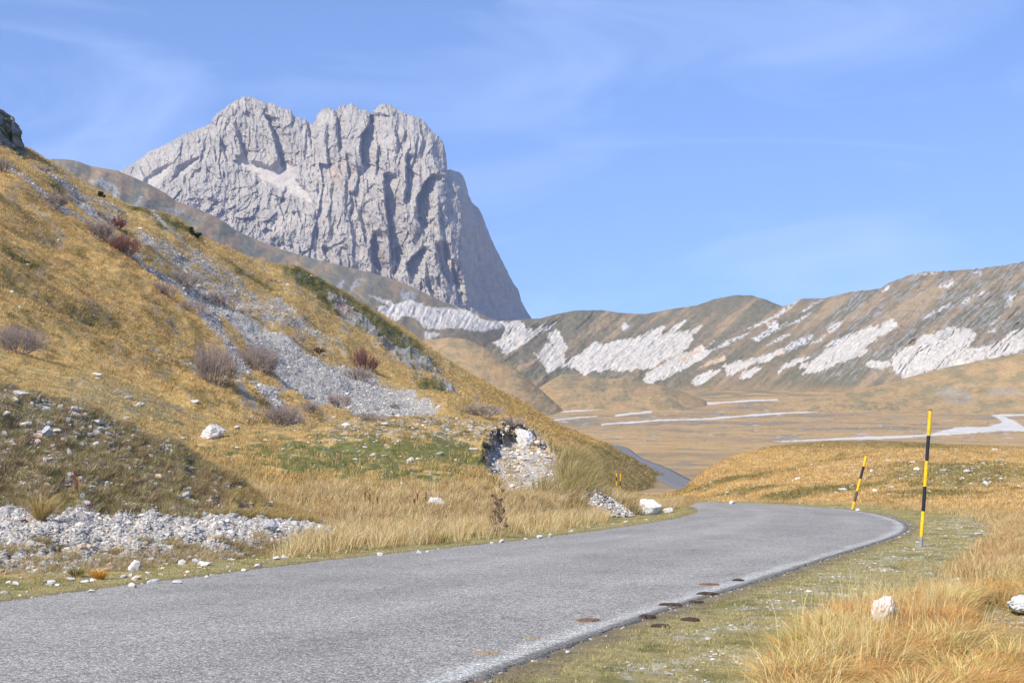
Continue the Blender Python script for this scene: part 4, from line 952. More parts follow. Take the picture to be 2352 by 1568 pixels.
# left verge below the gravel: low mixed tufts
Q, c, _, _ = pick(G, vis*(gx < 1500)*sst(.5, 1.2, sr)*(X < .36*(Y-14)-2)*(.15+sst(-.2, .3, fbm(X*.9, Y*.9, 3, 18)+.15)), 7500, 7)
blades('verge_tufts', Q, np.where((r0.random(len(Q)) < .5)[:, None], np.array([.44, .32, .15]), np.array([.24, .21, .08])), .07+.13*r0.random(len(Q))**2, .007, 16, .09, .8, M_blade, 'low brown and olive tufts between gravel and road', 'grass', 7)

# --- the mound and meadow
S = MD; ok = win(S, -120, 1660, 700, 1300); st = sst(.8, .5, stoniness(S['C'])); gr = S['C'][..., 1]/S['C'][..., 0]
X, Y = S['P'][..., 0], S['P'][..., 1]
front = (S['v'] < 4.3)
vary = sst(-.12, .22, fbm(X*1.0, Y*.8, 3, 3)+.03+.25*sst(1000, 1130, S['oy']))
Q, c, _, (a, b) = pick(S, ok*front*st*(sst(.95, .72, gr)*.85+.15)*(vary*.92+.08), 27000, 8)
ht = .08+.24*r0.random(len(Q))**1.5*sst(960, 1080, S['oy'][a, b])+.03
cc = np.where((r0.random(len(Q)) < .55)[:, None], np.array([.47, .33, .13]), c*1.25)
blades('meadow_grass', Q, cc, ht, .016, 9, .15, .5, M_blade, 'ochre grass tufts over the meadow and low mound', 'grass', 8)
Q, c, _, _ = pick(S, ok*front*st*(gr > .7), 9000, 9)
blades('low_turf', Q, c*1.15, .07, .02, 8, .14, .8, M_blade, 'low green and brown turf on the mound', 'grass', 9)
# feathery olive-brown clump right of the scar
k = sst(-10, 10, sdp(S['ox'], S['oy'], [(1290, 1075), (1325, 1050), (1350, 1085), (1362, 1120), (1350, 1145), (1320, 1135), (1285, 1150)], 40))+.5*sst(-6, 8, sdp(S['ox'], S['oy'], [(1238, 1110), (1262, 1100), (1270, 1150), (1240, 1155)], 40))
Q, c, _, _ = pick(S, ok*k, 1500, 10)
blades('feather_grass', Q, np.where((r0.random(len(Q)) < .6)[:, None], np.array([.40, .30, .13]), np.array([.25, .22, .08])), .75+.3*r0.random(len(Q)), .012, 22, .2, .7, M_blade, 'tall feathery brown grass right of the gravel scar', 'grass', 10, wind=(.6, 0))
# foot of the mound: tall straw
Q, c, _, _ = pick(S, ok*(S['oy'] > 1120)*(S['ox'] < 1560)*(S['v'] < 2)*(sst(-.3, .3, fbm(X*.7, Y*.7, 3, 23))*.9+.1), 7000, 11)
blades('dry_grass', Q, np.where((r0.random(len(Q)) < .7)[:, None], np.array([.62, .46, .24]), np.array([.36, .24, .08])), .25+.22*r0.random(len(Q)), .011, 13, .16, .55, M_blade, 'long straw at the foot of the low mound', 'grass', 11)

# --- bank
S = B; X, Y = S['P'][..., 0], S['P'][..., 1]; ok = win(S, -120, 840, 860, 1320)*(S['v'] < 4.2)*(S['v'] > 1.95)
nb = fbm(S['ox']/30, S['oy']/24, 4, 3)
Q, c, _, (a, b) = pick(S, ok*sst(-.25, .2, nb)*sst(1.0, .6, stoniness(S['C'])), 9500, 12)
u = r0.random(len(Q))[:, None]; rt = sst(400, 620, S['ox'][a, b])[:, None]
cc = np.where(u < .34, np.array([.21, .195, .07]), np.where(u < .6, np.array([.33, .26, .12]), np.where(u < .8, np.array([.22, .13, .09]), np.array([.48, .37, .20]))))*np.exp(r0.normal(0, .28, (len(Q), 1)))
cc = cc*(1-rt*.5)+np.array([.42, .28, .09])*rt*.5
blades('bank_plants', Q, cc, .07+.15*r0.random(len(Q)), .007, 22, .10, .9, M_blade, 'dark low heath and tufts covering the roadside bank', 'ground cover', 12)

S = B; Q, c, _, (a, b) = pick(S, win(S, -120, 840, 1100, 1400)*(S['v'] < .75)*sst(-.05, .3, fbm(S['ox']/40, S['oy']/14, 3, 5)+.3*sst(.5, .1, S['v'])), 2200, 15)
blades('gravel_tufts', Q, np.where((r0.random(len(Q)) < .6)[:, None], np.array([.46, .34, .17]), np.array([.26, .22, .09])), .07+.12*r0.random(len(Q)), .007, 16, .10, .9, M_blade, 'dry tufts growing into the lower edge of the gravel', 'grass', 15)
# --- right mound and hillside tufts
S = RM; Q, c, _, _ = pick(S, win(S, 1450, 2550, 980, 1230)*(S['v'] < 3.2)*sst(.8, .5, stoniness(S['C'])), 42000, 13)
blades('mound_grass', Q, c*np.where(r0.random((len(Q), 1)) < .7, 1.2, .85), .12+.12*r0.random(len(Q)), .03, 5, .16, .5, M_blade, 'short ochre grass on the right mound', 'grass', 13)
S = HL; wgt = win(S, -100, 1640, 250, 1200)*(S['v'] < 4.1)*(S['v'] > .3)*sst(.8, .55, stoniness(S['C']))*(60/S['P'][..., 1])**1.2
Q, c, _, _ = pick(S, wgt, 80000, 14)
sc = (Q[:, 1]/80)**.8
blades('hill_grass', Q, c*np.where(r0.random((len(Q), 1)) < .7, 1.15, .95), (.075+.08*r0.random(len(Q)))*sc, .035*sc, 5, .20*sc, .9, M_blade, 'ochre bunch grass over the big hillside', 'grass', 14, wind=(.5, -.3))

tz = (S['v'] < 3.5)*(S['v'] > .3)*win(S, -100, 760, 450, 1000)*sst(600, 380, S['ox']-(S['oy']-600)*.9)*sst(-.1, .3, fbm(S['ox']/38, S['oy']/11, 4, 47))
Q, c, _, _ = pick(S, tz, 7000, 16)
blades('tussocks', Q, c*np.where(r0.random((len(Q), 1)) < .6, 1.15, .8), .14+.14*r0.random(len(Q)), .035, 14, .20, .8, M_blade, 'coarse tussocks in rows across the lower left slope', 'grass', 16, wind=(.6, -.3))
# --- stones: gravel apron, scar, scree, heaps, pebbles
S = B; X, Y = S['P'][..., 0], S['P'][..., 1]
band = sst(2.15, 2.0, S['v']+.10*nb)*win(S, -140, 820, 1100, 1400)
Q, c, _, (a, b) = pick(S, band, 32000, 21); r = np.random.default_rng(21)
sz = .0165*np.exp(r.normal(0, .42, len(Q)))*(1+1.3*sst(1.7, .3, S['v'][a, b])*sst(760, 150, S['ox'][a, b]))
stones('gravel', Q, np.clip(sz, .011, .10), stonecol(r, len(Q), .90)*(1-.2*sst(1.6, .4, S['v'][a, b])*sst(760, 150, S['ox'][a, b]))[:, None], 'broken pale grey limestone gravel apron below the bank', sub=1, seed=1, sink=.15)
Q, c, _, (a, b) = pick(S, band, 650, 22); stones('gravel_cobbles', Q, np.clip(.05*np.exp(r.normal(0, .35, len(Q))), .03, .14), stonecol(r, len(Q), .88), 'larger broken cobbles lying in the gravel apron', sub=2, seed=2)
Q, c, _, _ = pick(S, ok*(.12+sst(-.15, .35, fbm(S['ox']/16, S['oy']/11, 3, 8)+.35*sst(1080, 960, S['oy']))), 7500, 23)
stones('bank_stones', Q, np.clip(.024*np.exp(r.normal(0, .7, len(Q))), .010, .16), stonecol(r, len(Q), .88), 'pale stones scattered through the heath of the bank', 'stones', sub=1, seed=3)
S = MD; Q, c, _, _ = pick(S, sst(-2, 4, sdp(S['ox'], S['oy'], SCAR, 40))*sst(1330, 1270, S['ox'])+.6*sst(-6, 6, sdp(S['ox'], S['oy'], [(1230, 1130), (1300, 1140), (1290, 1180), (1240, 1170)], 40)), 8500, 24)
stones('scar_rubble', Q, np.clip(.055*np.exp(r.normal(0, .55, len(Q))), .02, .26), stonecol(r, len(Q), 1.0)*np.array([1.04, 1, .95]), 'whitish rubble in the eroded scar of the mound', 'rubble', sub=1, seed=4)
crs = sst(1060, 985, S['oy'])*sst(600, 850, S['ox'])+.12
Q, c, _, _ = pick(S, win(S, 0, 1600, 850, 1240)*crs*(S['v'] < 4), 2600, 25)
stones('mound_stones', Q, np.clip(.045*np.exp(r.normal(0, .5, len(Q))), .015, .25), stonecol(r, len(Q), .95), 'small white stones strewn over the mound and meadow', 'stones', sub=1, seed=5, flat=.5)
S = HL; m = sst(-2, 3, sdp(S['ox'], S['oy'], H3[0])+5)
Q, c, _, _ = pick(S, m*(S['v'] < 4.3), 34000, 26)
stones('scree', Q, np.clip(.065*np.exp(r.normal(0, .4, len(Q))), .03, .3), stonecol(r, len(Q), .82), 'long grey scree chute down the left hillside', 'scree', sub=1, seed=6)
m = polys(S['ox'], S['oy'], H1+H3[1:]+HM, 6, 10, 4, 5)
Q, c, _, _ = pick(S, m*(S['v'] < 4.3)*win(S, -50, 1640, 300, 1100), 16000, 27)
stones('scree', Q, np.clip(.08*np.exp(r.normal(0, .4, len(Q))), .04, .35), stonecol(r, len(Q), .80), 'smaller grey scree streaks on the left hillside', 'scree', sub=1, seed=7)
Q, c, _, _ = pick(S, win(S, -50, 1640, 300, 1200)*(S['v'] < 4)*(.04+sst(.45, .75, stoniness(S['C']))), 6000, 28)
stones('hill_stones', Q, np.clip(.09*np.exp(r.normal(0, .5, len(Q))), .04, .5), stonecol(r, len(Q), .85), 'loose stones between the grass of the left hillside', 'stones', sub=1, seed=8)
S = RM; Q, c, _, _ = pick(S, win(S, 1500, 2550, 1000, 1230)*(.25+np.exp(-(((S['ox']-2200)/250)**2+((S['oy']-1090)/40)**2)))*(S['v'] < 3.1), 1500, 29)
stones('mound_stones', Q, np.clip(.07*np.exp(r.normal(0, .5, len(Q))), .03, .4), stonecol(r, len(Q), 1.1), 'pale stones strewn over the right mound', 'stones', sub=1, seed=9, flat=.5)
S = G; X, Y = S['P'][..., 0], S['P'][..., 1]
sp = sst(.0, .3, fbm(X*1.1, Y*1.1, 4, 17)+.1)*sst(.25, .9, sr)*sst(5.5, 3.5, sr)*(X > .9+(Y-12)*.38)
Q, c, _, _ = pick(S, vis*sp*(Y < 60), 9000, 30)
stones('verge_pebbles', Q, np.clip(.014*np.exp(r.normal(0, .5, len(Q))), .006, .06), stonecol(r, len(Q), .95), 'white pebbles pressed into the right verge', 'pebbles', sub=1, seed=10, flat=.35)
lv = (gx < 1500)*(X < .36*(Y-14)-2)*sst(.15, .8, sr)
Q, c, _, _ = pick(S, vis*lv*(Y < 45)*sst(900, 500, gx)+vis*lv*.12, 1800, 31)
stones('verge_stones', Q, np.clip(.045*np.exp(r.normal(0, .5, len(Q))), .02, .14), stonecol(r, len(Q), 1.1), 'small stones along the left verge', 'stones', sub=1, seed=11, flat=.6)
Q, c, _, _ = pick(S, vis*np.exp(-((sr)/.09)**2)*(Y < 70), 2600, 32)
stones('edge_grit', Q, np.clip(.012*np.exp(r.normal(0, .4, len(Q))), .006, .04), stonecol(r, len(Q), .8), 'loose grit along the crumbling asphalt edges', 'grit', sub=1, seed=12, flat=.6)
# heap of rubble by the inside of the bend
h0 = hit(1372, 1178, ['mound', 'ground'])[0]; rr_ = np.sqrt(r.random(2200)); th = r.random(2200)*2*np.pi
Q = h0+np.stack([rr_*np.cos(th)*1.3, rr_*np.sin(th)*1.0+.4, np.maximum(0, .62*(1-rr_**1.5)*(1+.3*np.sin(th*3)))-.05], -1)
stones('rubble_heap', Q, np.clip(.045*np.exp(r.normal(0, .4, 2200)), .02, .16), stonecol(r, 2200, .9), 'low heap of pale rubble at the inside of the bend', 'rubble heap', sub=1, seed=13)

# ================================================================== single things
def P3(p): return (float(p[0]), float(p[1]), float(p[2])+CZ)
ALLS = ['ground', 'bank', 'mound', 'right_mound', 'hillside', 'plain', 'road']
def boulder(px, py, wpx, hpx, label, name='boulder', seed=0, col=(.52, .495, .46), cuts=10, deep=.8, tilt=0, rough=.17, sheets=ALLS, cat='rock', group=None, moss=None):
    """py = where its foot meets the ground"""
    p, _ = hit(px, py, sheets); s = p[1]/F; W, H = wpx*s, hpx*s
    big = wpx > 24
    V, Fc = rockshape(4 if big else 3, 200+seed, cuts, rough if big else rough*.8)
    V = V/np.abs(V).max(0); D = deep*W
    V = V*np.array([W/2, D/2, H*.62]); V[:, 2] += H*.36
    if tilt:
        ct, st_ = math.cos(tilt), math.sin(tilt); V = np.stack([V[:, 0]*ct-V[:, 2]*st_, V[:, 1], V[:, 0]*st_+V[:, 2]*ct], -1)
    nn = fbm(V[:, 0]*6/W+seed, V[:, 2]*6/W+V[:, 1]*4/W, 4, 3)
    C = np.array(col)*np.ones((len(V), 3))*(1+.18*nn)[:, None]
    C = mixc(C, np.array(col)*.45, sst(.25, .38, fbm(V[:, 0]*11/W+seed, V[:, 2]*11/W+V[:, 1]*9/W, 4, 5))*.6)
    C = mixc(C, np.array(col)*.4, sst(.035, .01, np.abs(fbm(V[:, 0]*5/W+2*seed, V[:, 2]*6/W-V[:, 1]*3/W, 3, 7)))*.6)
    if moss is not None: C = mixc(C, np.array(moss), sst(.34, .40, fbm(V[:, 0]*9/W+3*seed, V[:, 2]*9/W-V[:, 1]*7/W, 3, 6)))
    me = mesh_from(name, V, Fc.reshape(-1), 3, C, smooth=big)
    if big:
        try: me.shade_flat()
        except Exception: pass
    o = link(name, me, M_rock); o.location = P3(p); tag(o, label, cat, group); return o
big = [
 (490, 1000, 58, 32, 'big white boulder alone in the dry meadow below the hillside', 1, dict(cuts=12)),
 (1494, 1177, 66, 50, 'rugged white boulder on the verge at the inside of the bend', 2, dict(cuts=8, rough=.2, col=(.70, .68, .64))),
 (1535, 1172, 26, 12, 'low white rock right beside the rugged boulder at the bend', 3, {}),
 (1211, 1016, 46, 42, 'white boulder perched on the top rim of the gravel scar', 4, dict(rough=.2, col=(.60, .58, .55))),
 (1186, 1003, 16, 16, 'small rusty white rock left of the boulder on the scar rim', 5, {}),
 (1297, 1068, 34, 12, 'white slab tipped down to the right below the scar rim', 6, dict(tilt=-.55)),
 (999, 1165, 52, 28, 'pinkish white rock in long straw at the foot of the mound', 7, dict(col=(.58, .52, .48))),
 (2015, 1450, 66, 92, 'pointed pinkish rock with orange lichen in the foreground grass', 8, dict(col=(.60, .51, .45), cuts=14, rough=.24, tilt=-.35, moss=(.62, .16, .04))),
 (2342, 1408, 80, 46, 'dark pitted white rock at the right edge of the grass', 9, dict(rough=.25, col=(.52, .51, .48), moss=(.03, .03, .03))),
 (45, 907, 46, 16, 'white rock with orange lichen on the rim of the bank', 10, dict(moss=(.60, .22, .08))),
 (620, 1212, 44, 22, 'long grey block half buried in the top of the gravel', 11, dict(col=(.36, .36, .36))),
 (492, 1213, 20, 22, 'cream coloured block standing out of the middle of the gravel', 12, dict(col=(.60, .53, .43))),
 (310, 1306, 34, 30, 'upright grey white block at the lower edge of the gravel', 13, dict(cuts=7)),
 (72, 1191, 28, 20, 'pinkish block at the top left of the gravel', 14, dict(col=(.55, .44, .37))),
 (110, 1000, 26, 26, 'tall grey rock jutting out of the bank', 15, dict(col=(.38, .38, .38))),
 (90, 1001, 22, 13, 'salmon pink rock beside the tall grey one on the bank', 16, dict(col=(.60, .42, .30))),
 (88, 1018, 18, 14, 'lower salmon pink rock on the bank', 17, dict(col=(.58, .43, .33))),
 (108, 944, 28, 18, 'bluish grey rock under the dark lip of the bank', 18, dict(col=(.42, .43, .45))),
 (208, 1000, 18, 10, 'rounded grey rock in the middle of the bank', 19, dict(col=(.42, .42, .43))),
 (249, 995, 18, 11, 'flat bluish grey rock right of the rounded one on the bank', 20, dict(col=(.42, .43, .46))),
 (1755, 1348, 0, 0, '', 0, {}),
 (1239, 1229, 15, 10, 'largest of the white stones on the left road edge near the bend', 22, {}),
 (1263, 1228, 10, 9, 'pointed white stone on the left road edge, nearest the bend', 23, {}),
 (1208, 1235, 9, 6, 'small buff stone on the left road edge left of the largest', 24, dict(col=(.50, .44, .36))),
 (1151, 1240, 13, 8, 'rounded white stone on the left road edge before the thistle', 25, {}),
 (1130, 1243, 9, 6, 'small white stone just left of the rounded one at the road edge', 26, {}),
 (962, 1266, 12, 8, 'white stone at the road edge below the tall straw', 27, {}),
 (984, 1264, 12, 6, 'flat white stone right of its neighbour below the tall straw', 28, {}),
 (874, 1271, 15, 8, 'buff white stone at the left verge below the straw', 29, dict(col=(.56, .50, .42))),
 (472, 1323, 12, 8, 'white rounded stone on the edge of the asphalt', 30, {}),
 (403, 1336, 24, 9, 'white wedge shaped stone touching the asphalt edge', 31, {}),
 (350, 1336, 32, 11, 'stacked flat grey slabs on the left road edge', 32, dict(col=(.46, .46, .45))),
 (305, 1345, 26, 14, 'pinkish white lumpy stone on the left road edge', 33, dict(col=(.58, .50, .45))),
 (209, 1355, 22, 7, 'flat cream stone on the left road edge under the verge', 34, dict(col=(.56, .49, .41))),
 (122, 1337, 24, 10, 'grey flat topped stone in the left verge', 35, {}),
 (155, 1329, 26, 9, 'pale flat stone right of the grey one in the left verge', 36, {}),
 (283, 1322, 14, 9, 'white stone beside the orange tuft, left of the pair', 37, {}),
 (298, 1320, 13, 12, 'white stone beside the orange tuft, right of the pair', 38, {}),
 (195, 1333, 24, 7, 'long low white stone in the left verge', 39, {}),
 (560, 1307, 16, 7, 'buff flat stone in the grass by the asphalt', 40, dict(col=(.56, .49, .40))),
 (635, 1280, 18, 9, 'grey white stone at the right end of the gravel', 41, {}),
 (1682, 1152, 14, 8, 'white stone at the outer road edge before the right mound', 42, {}),
 (1931, 1363, 12, 6, 'small white stone lying in the right verge', 43, {}),
 (2248, 1224, 18, 6, 'flat white stone behind the striped pole', 44, {}),
 (2266, 1294, 20, 8, 'pale stone in the straw on the right', 45, {}),
 (2295, 1322, 20, 10, 'whitish rock in the straw near the right edge, left of two', 46, {}),
 (2345, 1310, 26, 12, 'whitish rock in the straw near the right edge, right of two', 47, {}),
 (2204, 1328, 20, 6, 'flat buff stone above the rust coloured grass', 48, dict(col=(.52, .47, .38))),
 (2108, 1552, 20, 10, 'white stone at the bottom right in green turf', 49, {}),
 (2265, 1112, 16, 14, 'grey boulder on the stony slope of the right mound', 50, dict(col=(.48, .48, .48))),
 (1934, 1122, 24, 9, 'pale flat rock on the right mound behind the leaning pole', 51, {}),
 (1971, 1164, 14, 8, 'pale stone at the foot of the leaning pole', 52, {}),
 (2215, 1082, 18, 8, 'white split rock high on the right mound', 53, {}),
 (650, 1028, 10, 6, 'white stone in the ochre meadow left of the green patch', 54, {}),
 (483, 1198, 0, 0, '', 0, {}),
 (945, 1055, 22, 11, 'white stone on the green face of the mound', 55, {}),
 (1090, 1030, 22, 8, 'white flat rock left of the dark edge of the scar', 56, {}),
 (886, 1044, 14, 6, 'small flat white rock on the mound', 57, {}),
 (858, 1042, 16, 8, 'grey white rock in the green patch of the mound', 58, {}),
 (926, 1110, 12, 8, 'white stone low on the mound above the straw', 59, {}),
 (1012, 1040, 18, 7, 'white stone between the crest and the scar', 60, {}),
 (886, 971, 22, 7, 'white rock on the crest of the mound in front of the scree', 61, {}),
 (325, 928, 20, 9, 'bluish white rock in the stony strip under the hillside', 62, {}),
 (450, 920, 24, 8, 'flat white rock high in the meadow under the hillside', 63, {}),
 (295, 910, 22, 7, 'flat pale rock at the upper end of the stony strip', 64, {}),
 (226, 860, 24, 8, 'low white rock at the foot of the steep slope', 65, {}),
]
for b_ in big:
    if b_[2] == 0: continue
    near_small = b_[2] < 24
    boulder(b_[0], b_[1], b_[2], b_[3], b_[4], 'boulder' if b_[2] >= 24 else 'stone', b_[5], cat='boulder' if b_[2] >= 30 else 'stone', **b_[6])

# --- snow poles
def plain_mat(name, col, rough=.45, sc=30, amp=.12):
    m = simple_mat(name, rough, 14, .28, .1, .002, col); m.node_tree.nodes['Principled BSDF'].inputs['Specular IOR Level'].default_value = .4; return m
M_yel = plain_mat('yellow paint', (.78, .43, .010)); M_blk = plain_mat('black paint', (.016, .016, .018)); M_brn = plain_mat('faded black paint', (.085, .06, .05), .7)
M_gry = plain_mat('galvanised steel', (.25, .26, .27), .5)
def tube(name, a, b_, ra, rb, mat, parent, seg=20, cap=True):
    a = np.array(a, float); b_ = np.array(b_, float); d = b_-a; L = np.linalg.norm(d); d /= L
    u = np.cross(d, [0, 1, 0]); u /= np.linalg.norm(u); v = np.cross(d, u); t = np.linspace(0, 2*np.pi, seg, endpoint=False)
    ring = np.cos(t)[:, None]*u+np.sin(t)[:, None]*v
    bv = min(.004, ra*.2)
    lv = [(0, ra-bv), (bv, ra), (L-bv, rb), (L, rb-bv)]
    V = np.concatenate([a+d*h+ring*q for h, q in lv]+[[a], [b_]]); fs = []
    for k in range(3):
        for i in range(seg): j = (i+1) % seg; fs += [k*seg+i, k*seg+j, (k+1)*seg+j, k*seg+i, (k+1)*seg+j, (k+1)*seg+i]
    for i in range(seg): j = (i+1) % seg; fs += [4*seg, j, i, 4*seg+1, 3*seg+i, 3*seg+j]
    me = mesh_from(name, V, np.array(fs), 3, None, smooth=False); return link(name, me, mat, parent)
def snow_pole(base, vec, rad, cuts, mats, label, group=None, bump=True):
    e = bpy.data.objects.new('snow_pole', None); COL.objects.link(e); e.location = P3(base); tag(e, label, 'snow pole', group)
    vec = np.array(vec, float)
    for (a, b_), (nm, mt) in zip(zip(cuts[:-1], cuts[1:]), mats):
        tube(nm, vec*a, vec*b_, rad, rad, mt, e)
    L = np.linalg.norm(vec); u = vec/L
    tube('cap', vec, vec+u*.02, rad*1.06, rad*.9, M_blk, e)
    tube('ground_socket', -u*.25, u*.03, rad*1.2, rad*1.15, M_gry, e)
    return e
YB, BB, FB, GB = ('yellow_band', M_yel), ('black_band', M_blk), ('faded_band', M_brn), ('steel_foot', M_gry)
p, _ = hit(2117, 1250, ['ground']); s = p[1]/F
snow_pole(p, ((2139-2117)*s, 0, (1250-938)*s), 4.1*s, [0, 23/313, 81/313, 138/313, 197/313, 255/313, 1], [GB, YB, BB, YB, BB, YB], 'tall yellow and black striped snow pole nearest the camera, right verge')
p, _ = hit(1958, 1165, ['ground']); s = p[1]/F
snow_pole(p, ((1990-1958)*s, 0, (1165-1041)*s), 3.0*s, [0, .15, .34, .57, .80, 1], [YB, FB, YB, BB, YB], 'leaning yellow and black snow pole by the outer edge of the bend')
for a_, lb, lean in ((1420, 'left one of two small far snow poles beyond the mound', 0), (1428.5, 'right one of two small far snow poles beyond the mound', 1.5)):
    p, _ = hit(a_, 1130, ['hillside']); s = p[1]/F; Hh = -p[2]-(1086-HY)*s*1.0
    print('farpole', p, lb); p2 = p.copy(); top = -(1086-HY)*s
    snow_pole(p2, (lean*s, 0, top-p2[2]), .052, [0, .12, .36, .6, .8, 1], [BB, YB, BB, YB, YB] if lean else [YB, BB, YB, BB, YB], lb, 'small far snow poles')

# --- dung pats and stains on the road
def pat(px, py, wpx, hpx, label, seed, col=(.062, .040, .028), th=.02, name='dung_pat', lumps=.5):
    p, _ = hit(px, py, ['road', 'ground'], 6); s = p[1]/F; W = wpx*s; D = max(hpx*s*p[1]/1.6*.45, W*.25)
    n, m_ = 40, 7; th_ = np.linspace(0, 2*np.pi, n, endpoint=False); r_ = np.linspace(0, 1, m_)
    out_ = 1+.75*fbm(np.cos(th_)*1.5+seed*3, np.sin(th_)*1.5, 4, seed % 6)+.30*fbm(np.cos(th_)*5+seed, np.sin(th_)*5, 3, 2)
    V = []
    for q in r_:
        x = np.cos(th_)*out_*W/2*q; y = np.sin(th_)*out_*D/2*q
        z = th*(1-q**4)+lumps*th*fbm(x*28+seed, y*28, 3, 3)*(1-q)+(0.0 if q < 1 else -.02)
        V.append(np.stack([x, y, z], -1))
    V = np.array(V); fs = []
    for k in range(m_-1):
        for i in range(n): j = (i+1) % n; fs += [k*n+i, k*n+j, (k+1)*n+j, (k+1)*n+i]
    V = V.reshape(-1, 3); C = np.array(col)*np.ones((len(V), 3))
    o = link(name, mesh_from(name, V, np.array(fs), 4, C, smooth=False), M_rock); o.location = (p[0], p[1], p[2]+CZ+.012); tag(o, label, 'dung'); return o
for i, (px, py, w_, h_, lb) in enumerate([
 (1540, 1386, 58, 6, 'long dark dung pat on the white road edge'), (1600, 1379, 34, 7, 'dark dung pat right of the long one on the road'),
 (1626, 1360, 46, 7, 'dark lumpy dung pat midway up the right road edge'), (1697, 1329, 26, 4, 'farthest small dark dung pat on the road'),
 (1488, 1413, 34, 8, 'dark dung pat at the crumbling asphalt edge'), (1590, 1419, 44, 12, 'dark dung pat on the verge nearest the road'),
 (1520, 1436, 42, 8, 'brown dung pat on the verge below the others'), (1655, 1338, 0, 0, '')]):
    if w_: pat(px, py, w_, h_, lb, i+1, th=.016, lumps=1.3)
pat(1347, 1420, 54, 13, 'flattened brown dung smear on the asphalt', 11, (.17, .095, .055), .008, lumps=.4)
pat(1630, 1337, 42, 6, 'flattened reddish brown dung smear far up the road', 12, (.17, .09, .055), .008, lumps=.4)
pat(1121, 1497, 62, 6, 'faint tan dried smear on the asphalt, nearest the camera', 13, (.26, .19, .12), .005, lumps=.2)
pat(1221, 1464, 44, 6, 'faint tan dried smear on the asphalt, second nearest', 14, (.27, .21, .14), .005, lumps=.2)

# --- shrubs
def twigs(W, H, n, rad, seed, spread=1.0, lean=(0, 0)):
    """branching stems: arrays of segment ends and radii"""
    r = np.random.default_rng(seed); A = []; Bq = []; Rr_ = []
    def grow(p, d, L, rd, lev):
        steps = 3
        for i in range(steps):
            q = p+d*L/steps; A.append(p); Bq.append(q); Rr_.append(rd*(1-i*.12)); p = q
            d = d+r.normal(0, .16, 3)+np.array([0, 0, .10]); d /= np.linalg.norm(d)
            if lev < 3 and i > 0 or (lev == 0 and i == 0):
                for _ in range(2 if lev < 2 else 1):
                    e = d+r.normal(0, .45, 3); e[2] = abs(e[2])*.9+.05; e /= np.linalg.norm(e)
                    grow(p, e, L*r.uniform(.5, .8), rd*.62, lev+1)
    for _ in range(n):
        th = r.random()*2*np.pi; t = np.sqrt(r.random())
        b0 = np.array([np.cos(th)*t*W*.22, np.sin(th)*t*W*.22, -.05])
        d = np.array([np.cos(th)*t*1.0*spread+lean[0], np.sin(th)*t*1.0*spread+lean[1], .75]); d /= np.linalg.norm(d)
        grow(b0, d, .6, rad, 0)
    A = np.array(A); Bq = np.array(Bq); allp = np.concatenate([A, Bq])
    sx_ = W/2/np.percentile(np.abs(allp[:, 0]), 97); sz_ = H/np.percentile(allp[:, 2], 98.5)
    sc_ = np.array([sx_, sx_, sz_]); return A*sc_, Bq*sc_, np.array(Rr_)
def seg_mesh(name, A, Bq, Rr_, col, seed=0):
    r = np.random.default_rng(seed); d = Bq-A; L = np.linalg.norm(d, axis=1, keepdims=True)+1e-6; d = d/L
    u = np.cross(d, np.array([.3, .9, .1])); u /= np.linalg.norm(u, axis=1, keepdims=True)+1e-6; v = np.cross(d, u)
    V = []
    for e, k in ((A, 1.0), (Bq, .75)):
        for t in (0, 2.094, 4.189): V.append(e+(u*math.cos(t)+v*math.sin(t))*(Rr_*k)[:, None])
    V = np.stack(V, 1).reshape(-1, 3); base = (np.arange(len(A))*6)[:, None]
    T = (base+np.array([0, 1, 4, 0, 4, 3, 1, 2, 5, 1, 5, 4, 2, 0, 3, 2, 3, 5])[None]).reshape(-1)
    C = np.repeat(np.array(col)*np.exp(r.normal(0, .22, (len(A), 1))), 6, 0)
    return mesh_from(name, V, T, 3, C, smooth=False)
def leaf_mesh(name, pts, size, col, seed=0, jit=.25):
    r = np.random.default_rng(seed); n = len(pts); a = r.normal(size=(n, 3)); a /= np.linalg.norm(a, axis=1, keepdims=True)
    b_ = np.cross(a, r.normal(size=(n, 3))); b_ /= np.linalg.norm(b_, axis=1, keepdims=True)+1e-6
    s = size*r.uniform(.6, 1.3, (n, 1)); V = np.stack([pts-a*s, pts+b_*s*.5, pts+a*s, pts-b_*s*.5], 1).reshape(-1, 3)
    return mesh_from(name, V, np.arange(n*4), 4, np.repeat(np.array(col)*np.exp(r.normal(0, jit, (n, 1))), 4, 0), smooth=False)
def shrub(px, py, wpx, hpx, label, seed, leaf=None, nleaf=0, col=(.29, .235, .205), sheets=('hillside', 'mound')):
    p, _ = hit(px, py+hpx*.42, list(sheets)); s = p[1]/F; W, H = wpx*s*1.1, hpx*s*.95
    n = int(np.clip(wpx*hpx/90, 7, 40))
    A, Bq, Rr_ = twigs(W, H, n, .022*(p[1]/90), seed, 1.0, (.2, 0))
    me = seg_mesh('bare_shrub', A, Bq, np.maximum(Rr_, .0042*p[1]/90), col, seed)
    o = link('bare_shrub' if leaf is None else 'leafy_shrub', me, M_twig); o.location = P3(p); tag(o, label, 'shrub', 'bushes on the left hillside')
    if leaf is not None:
        r = np.random.default_rng(seed); k = r.integers(0, len(A), nleaf); t = r.random((nleaf, 1)); k = k[np.linalg.norm(A[k], axis=1) > H*.25] if True else k; t = t[:len(k)]
        lm = link('leaves', leaf_mesh('leaves', A[k]*(1-t)+Bq[k]*t+r.normal(0, .04, (len(k), 3)), .035*p[1]/90, leaf, seed), M_blade, o)
    return o
RED = (.24, .075, .055); RUST = (.20, .10, .05)
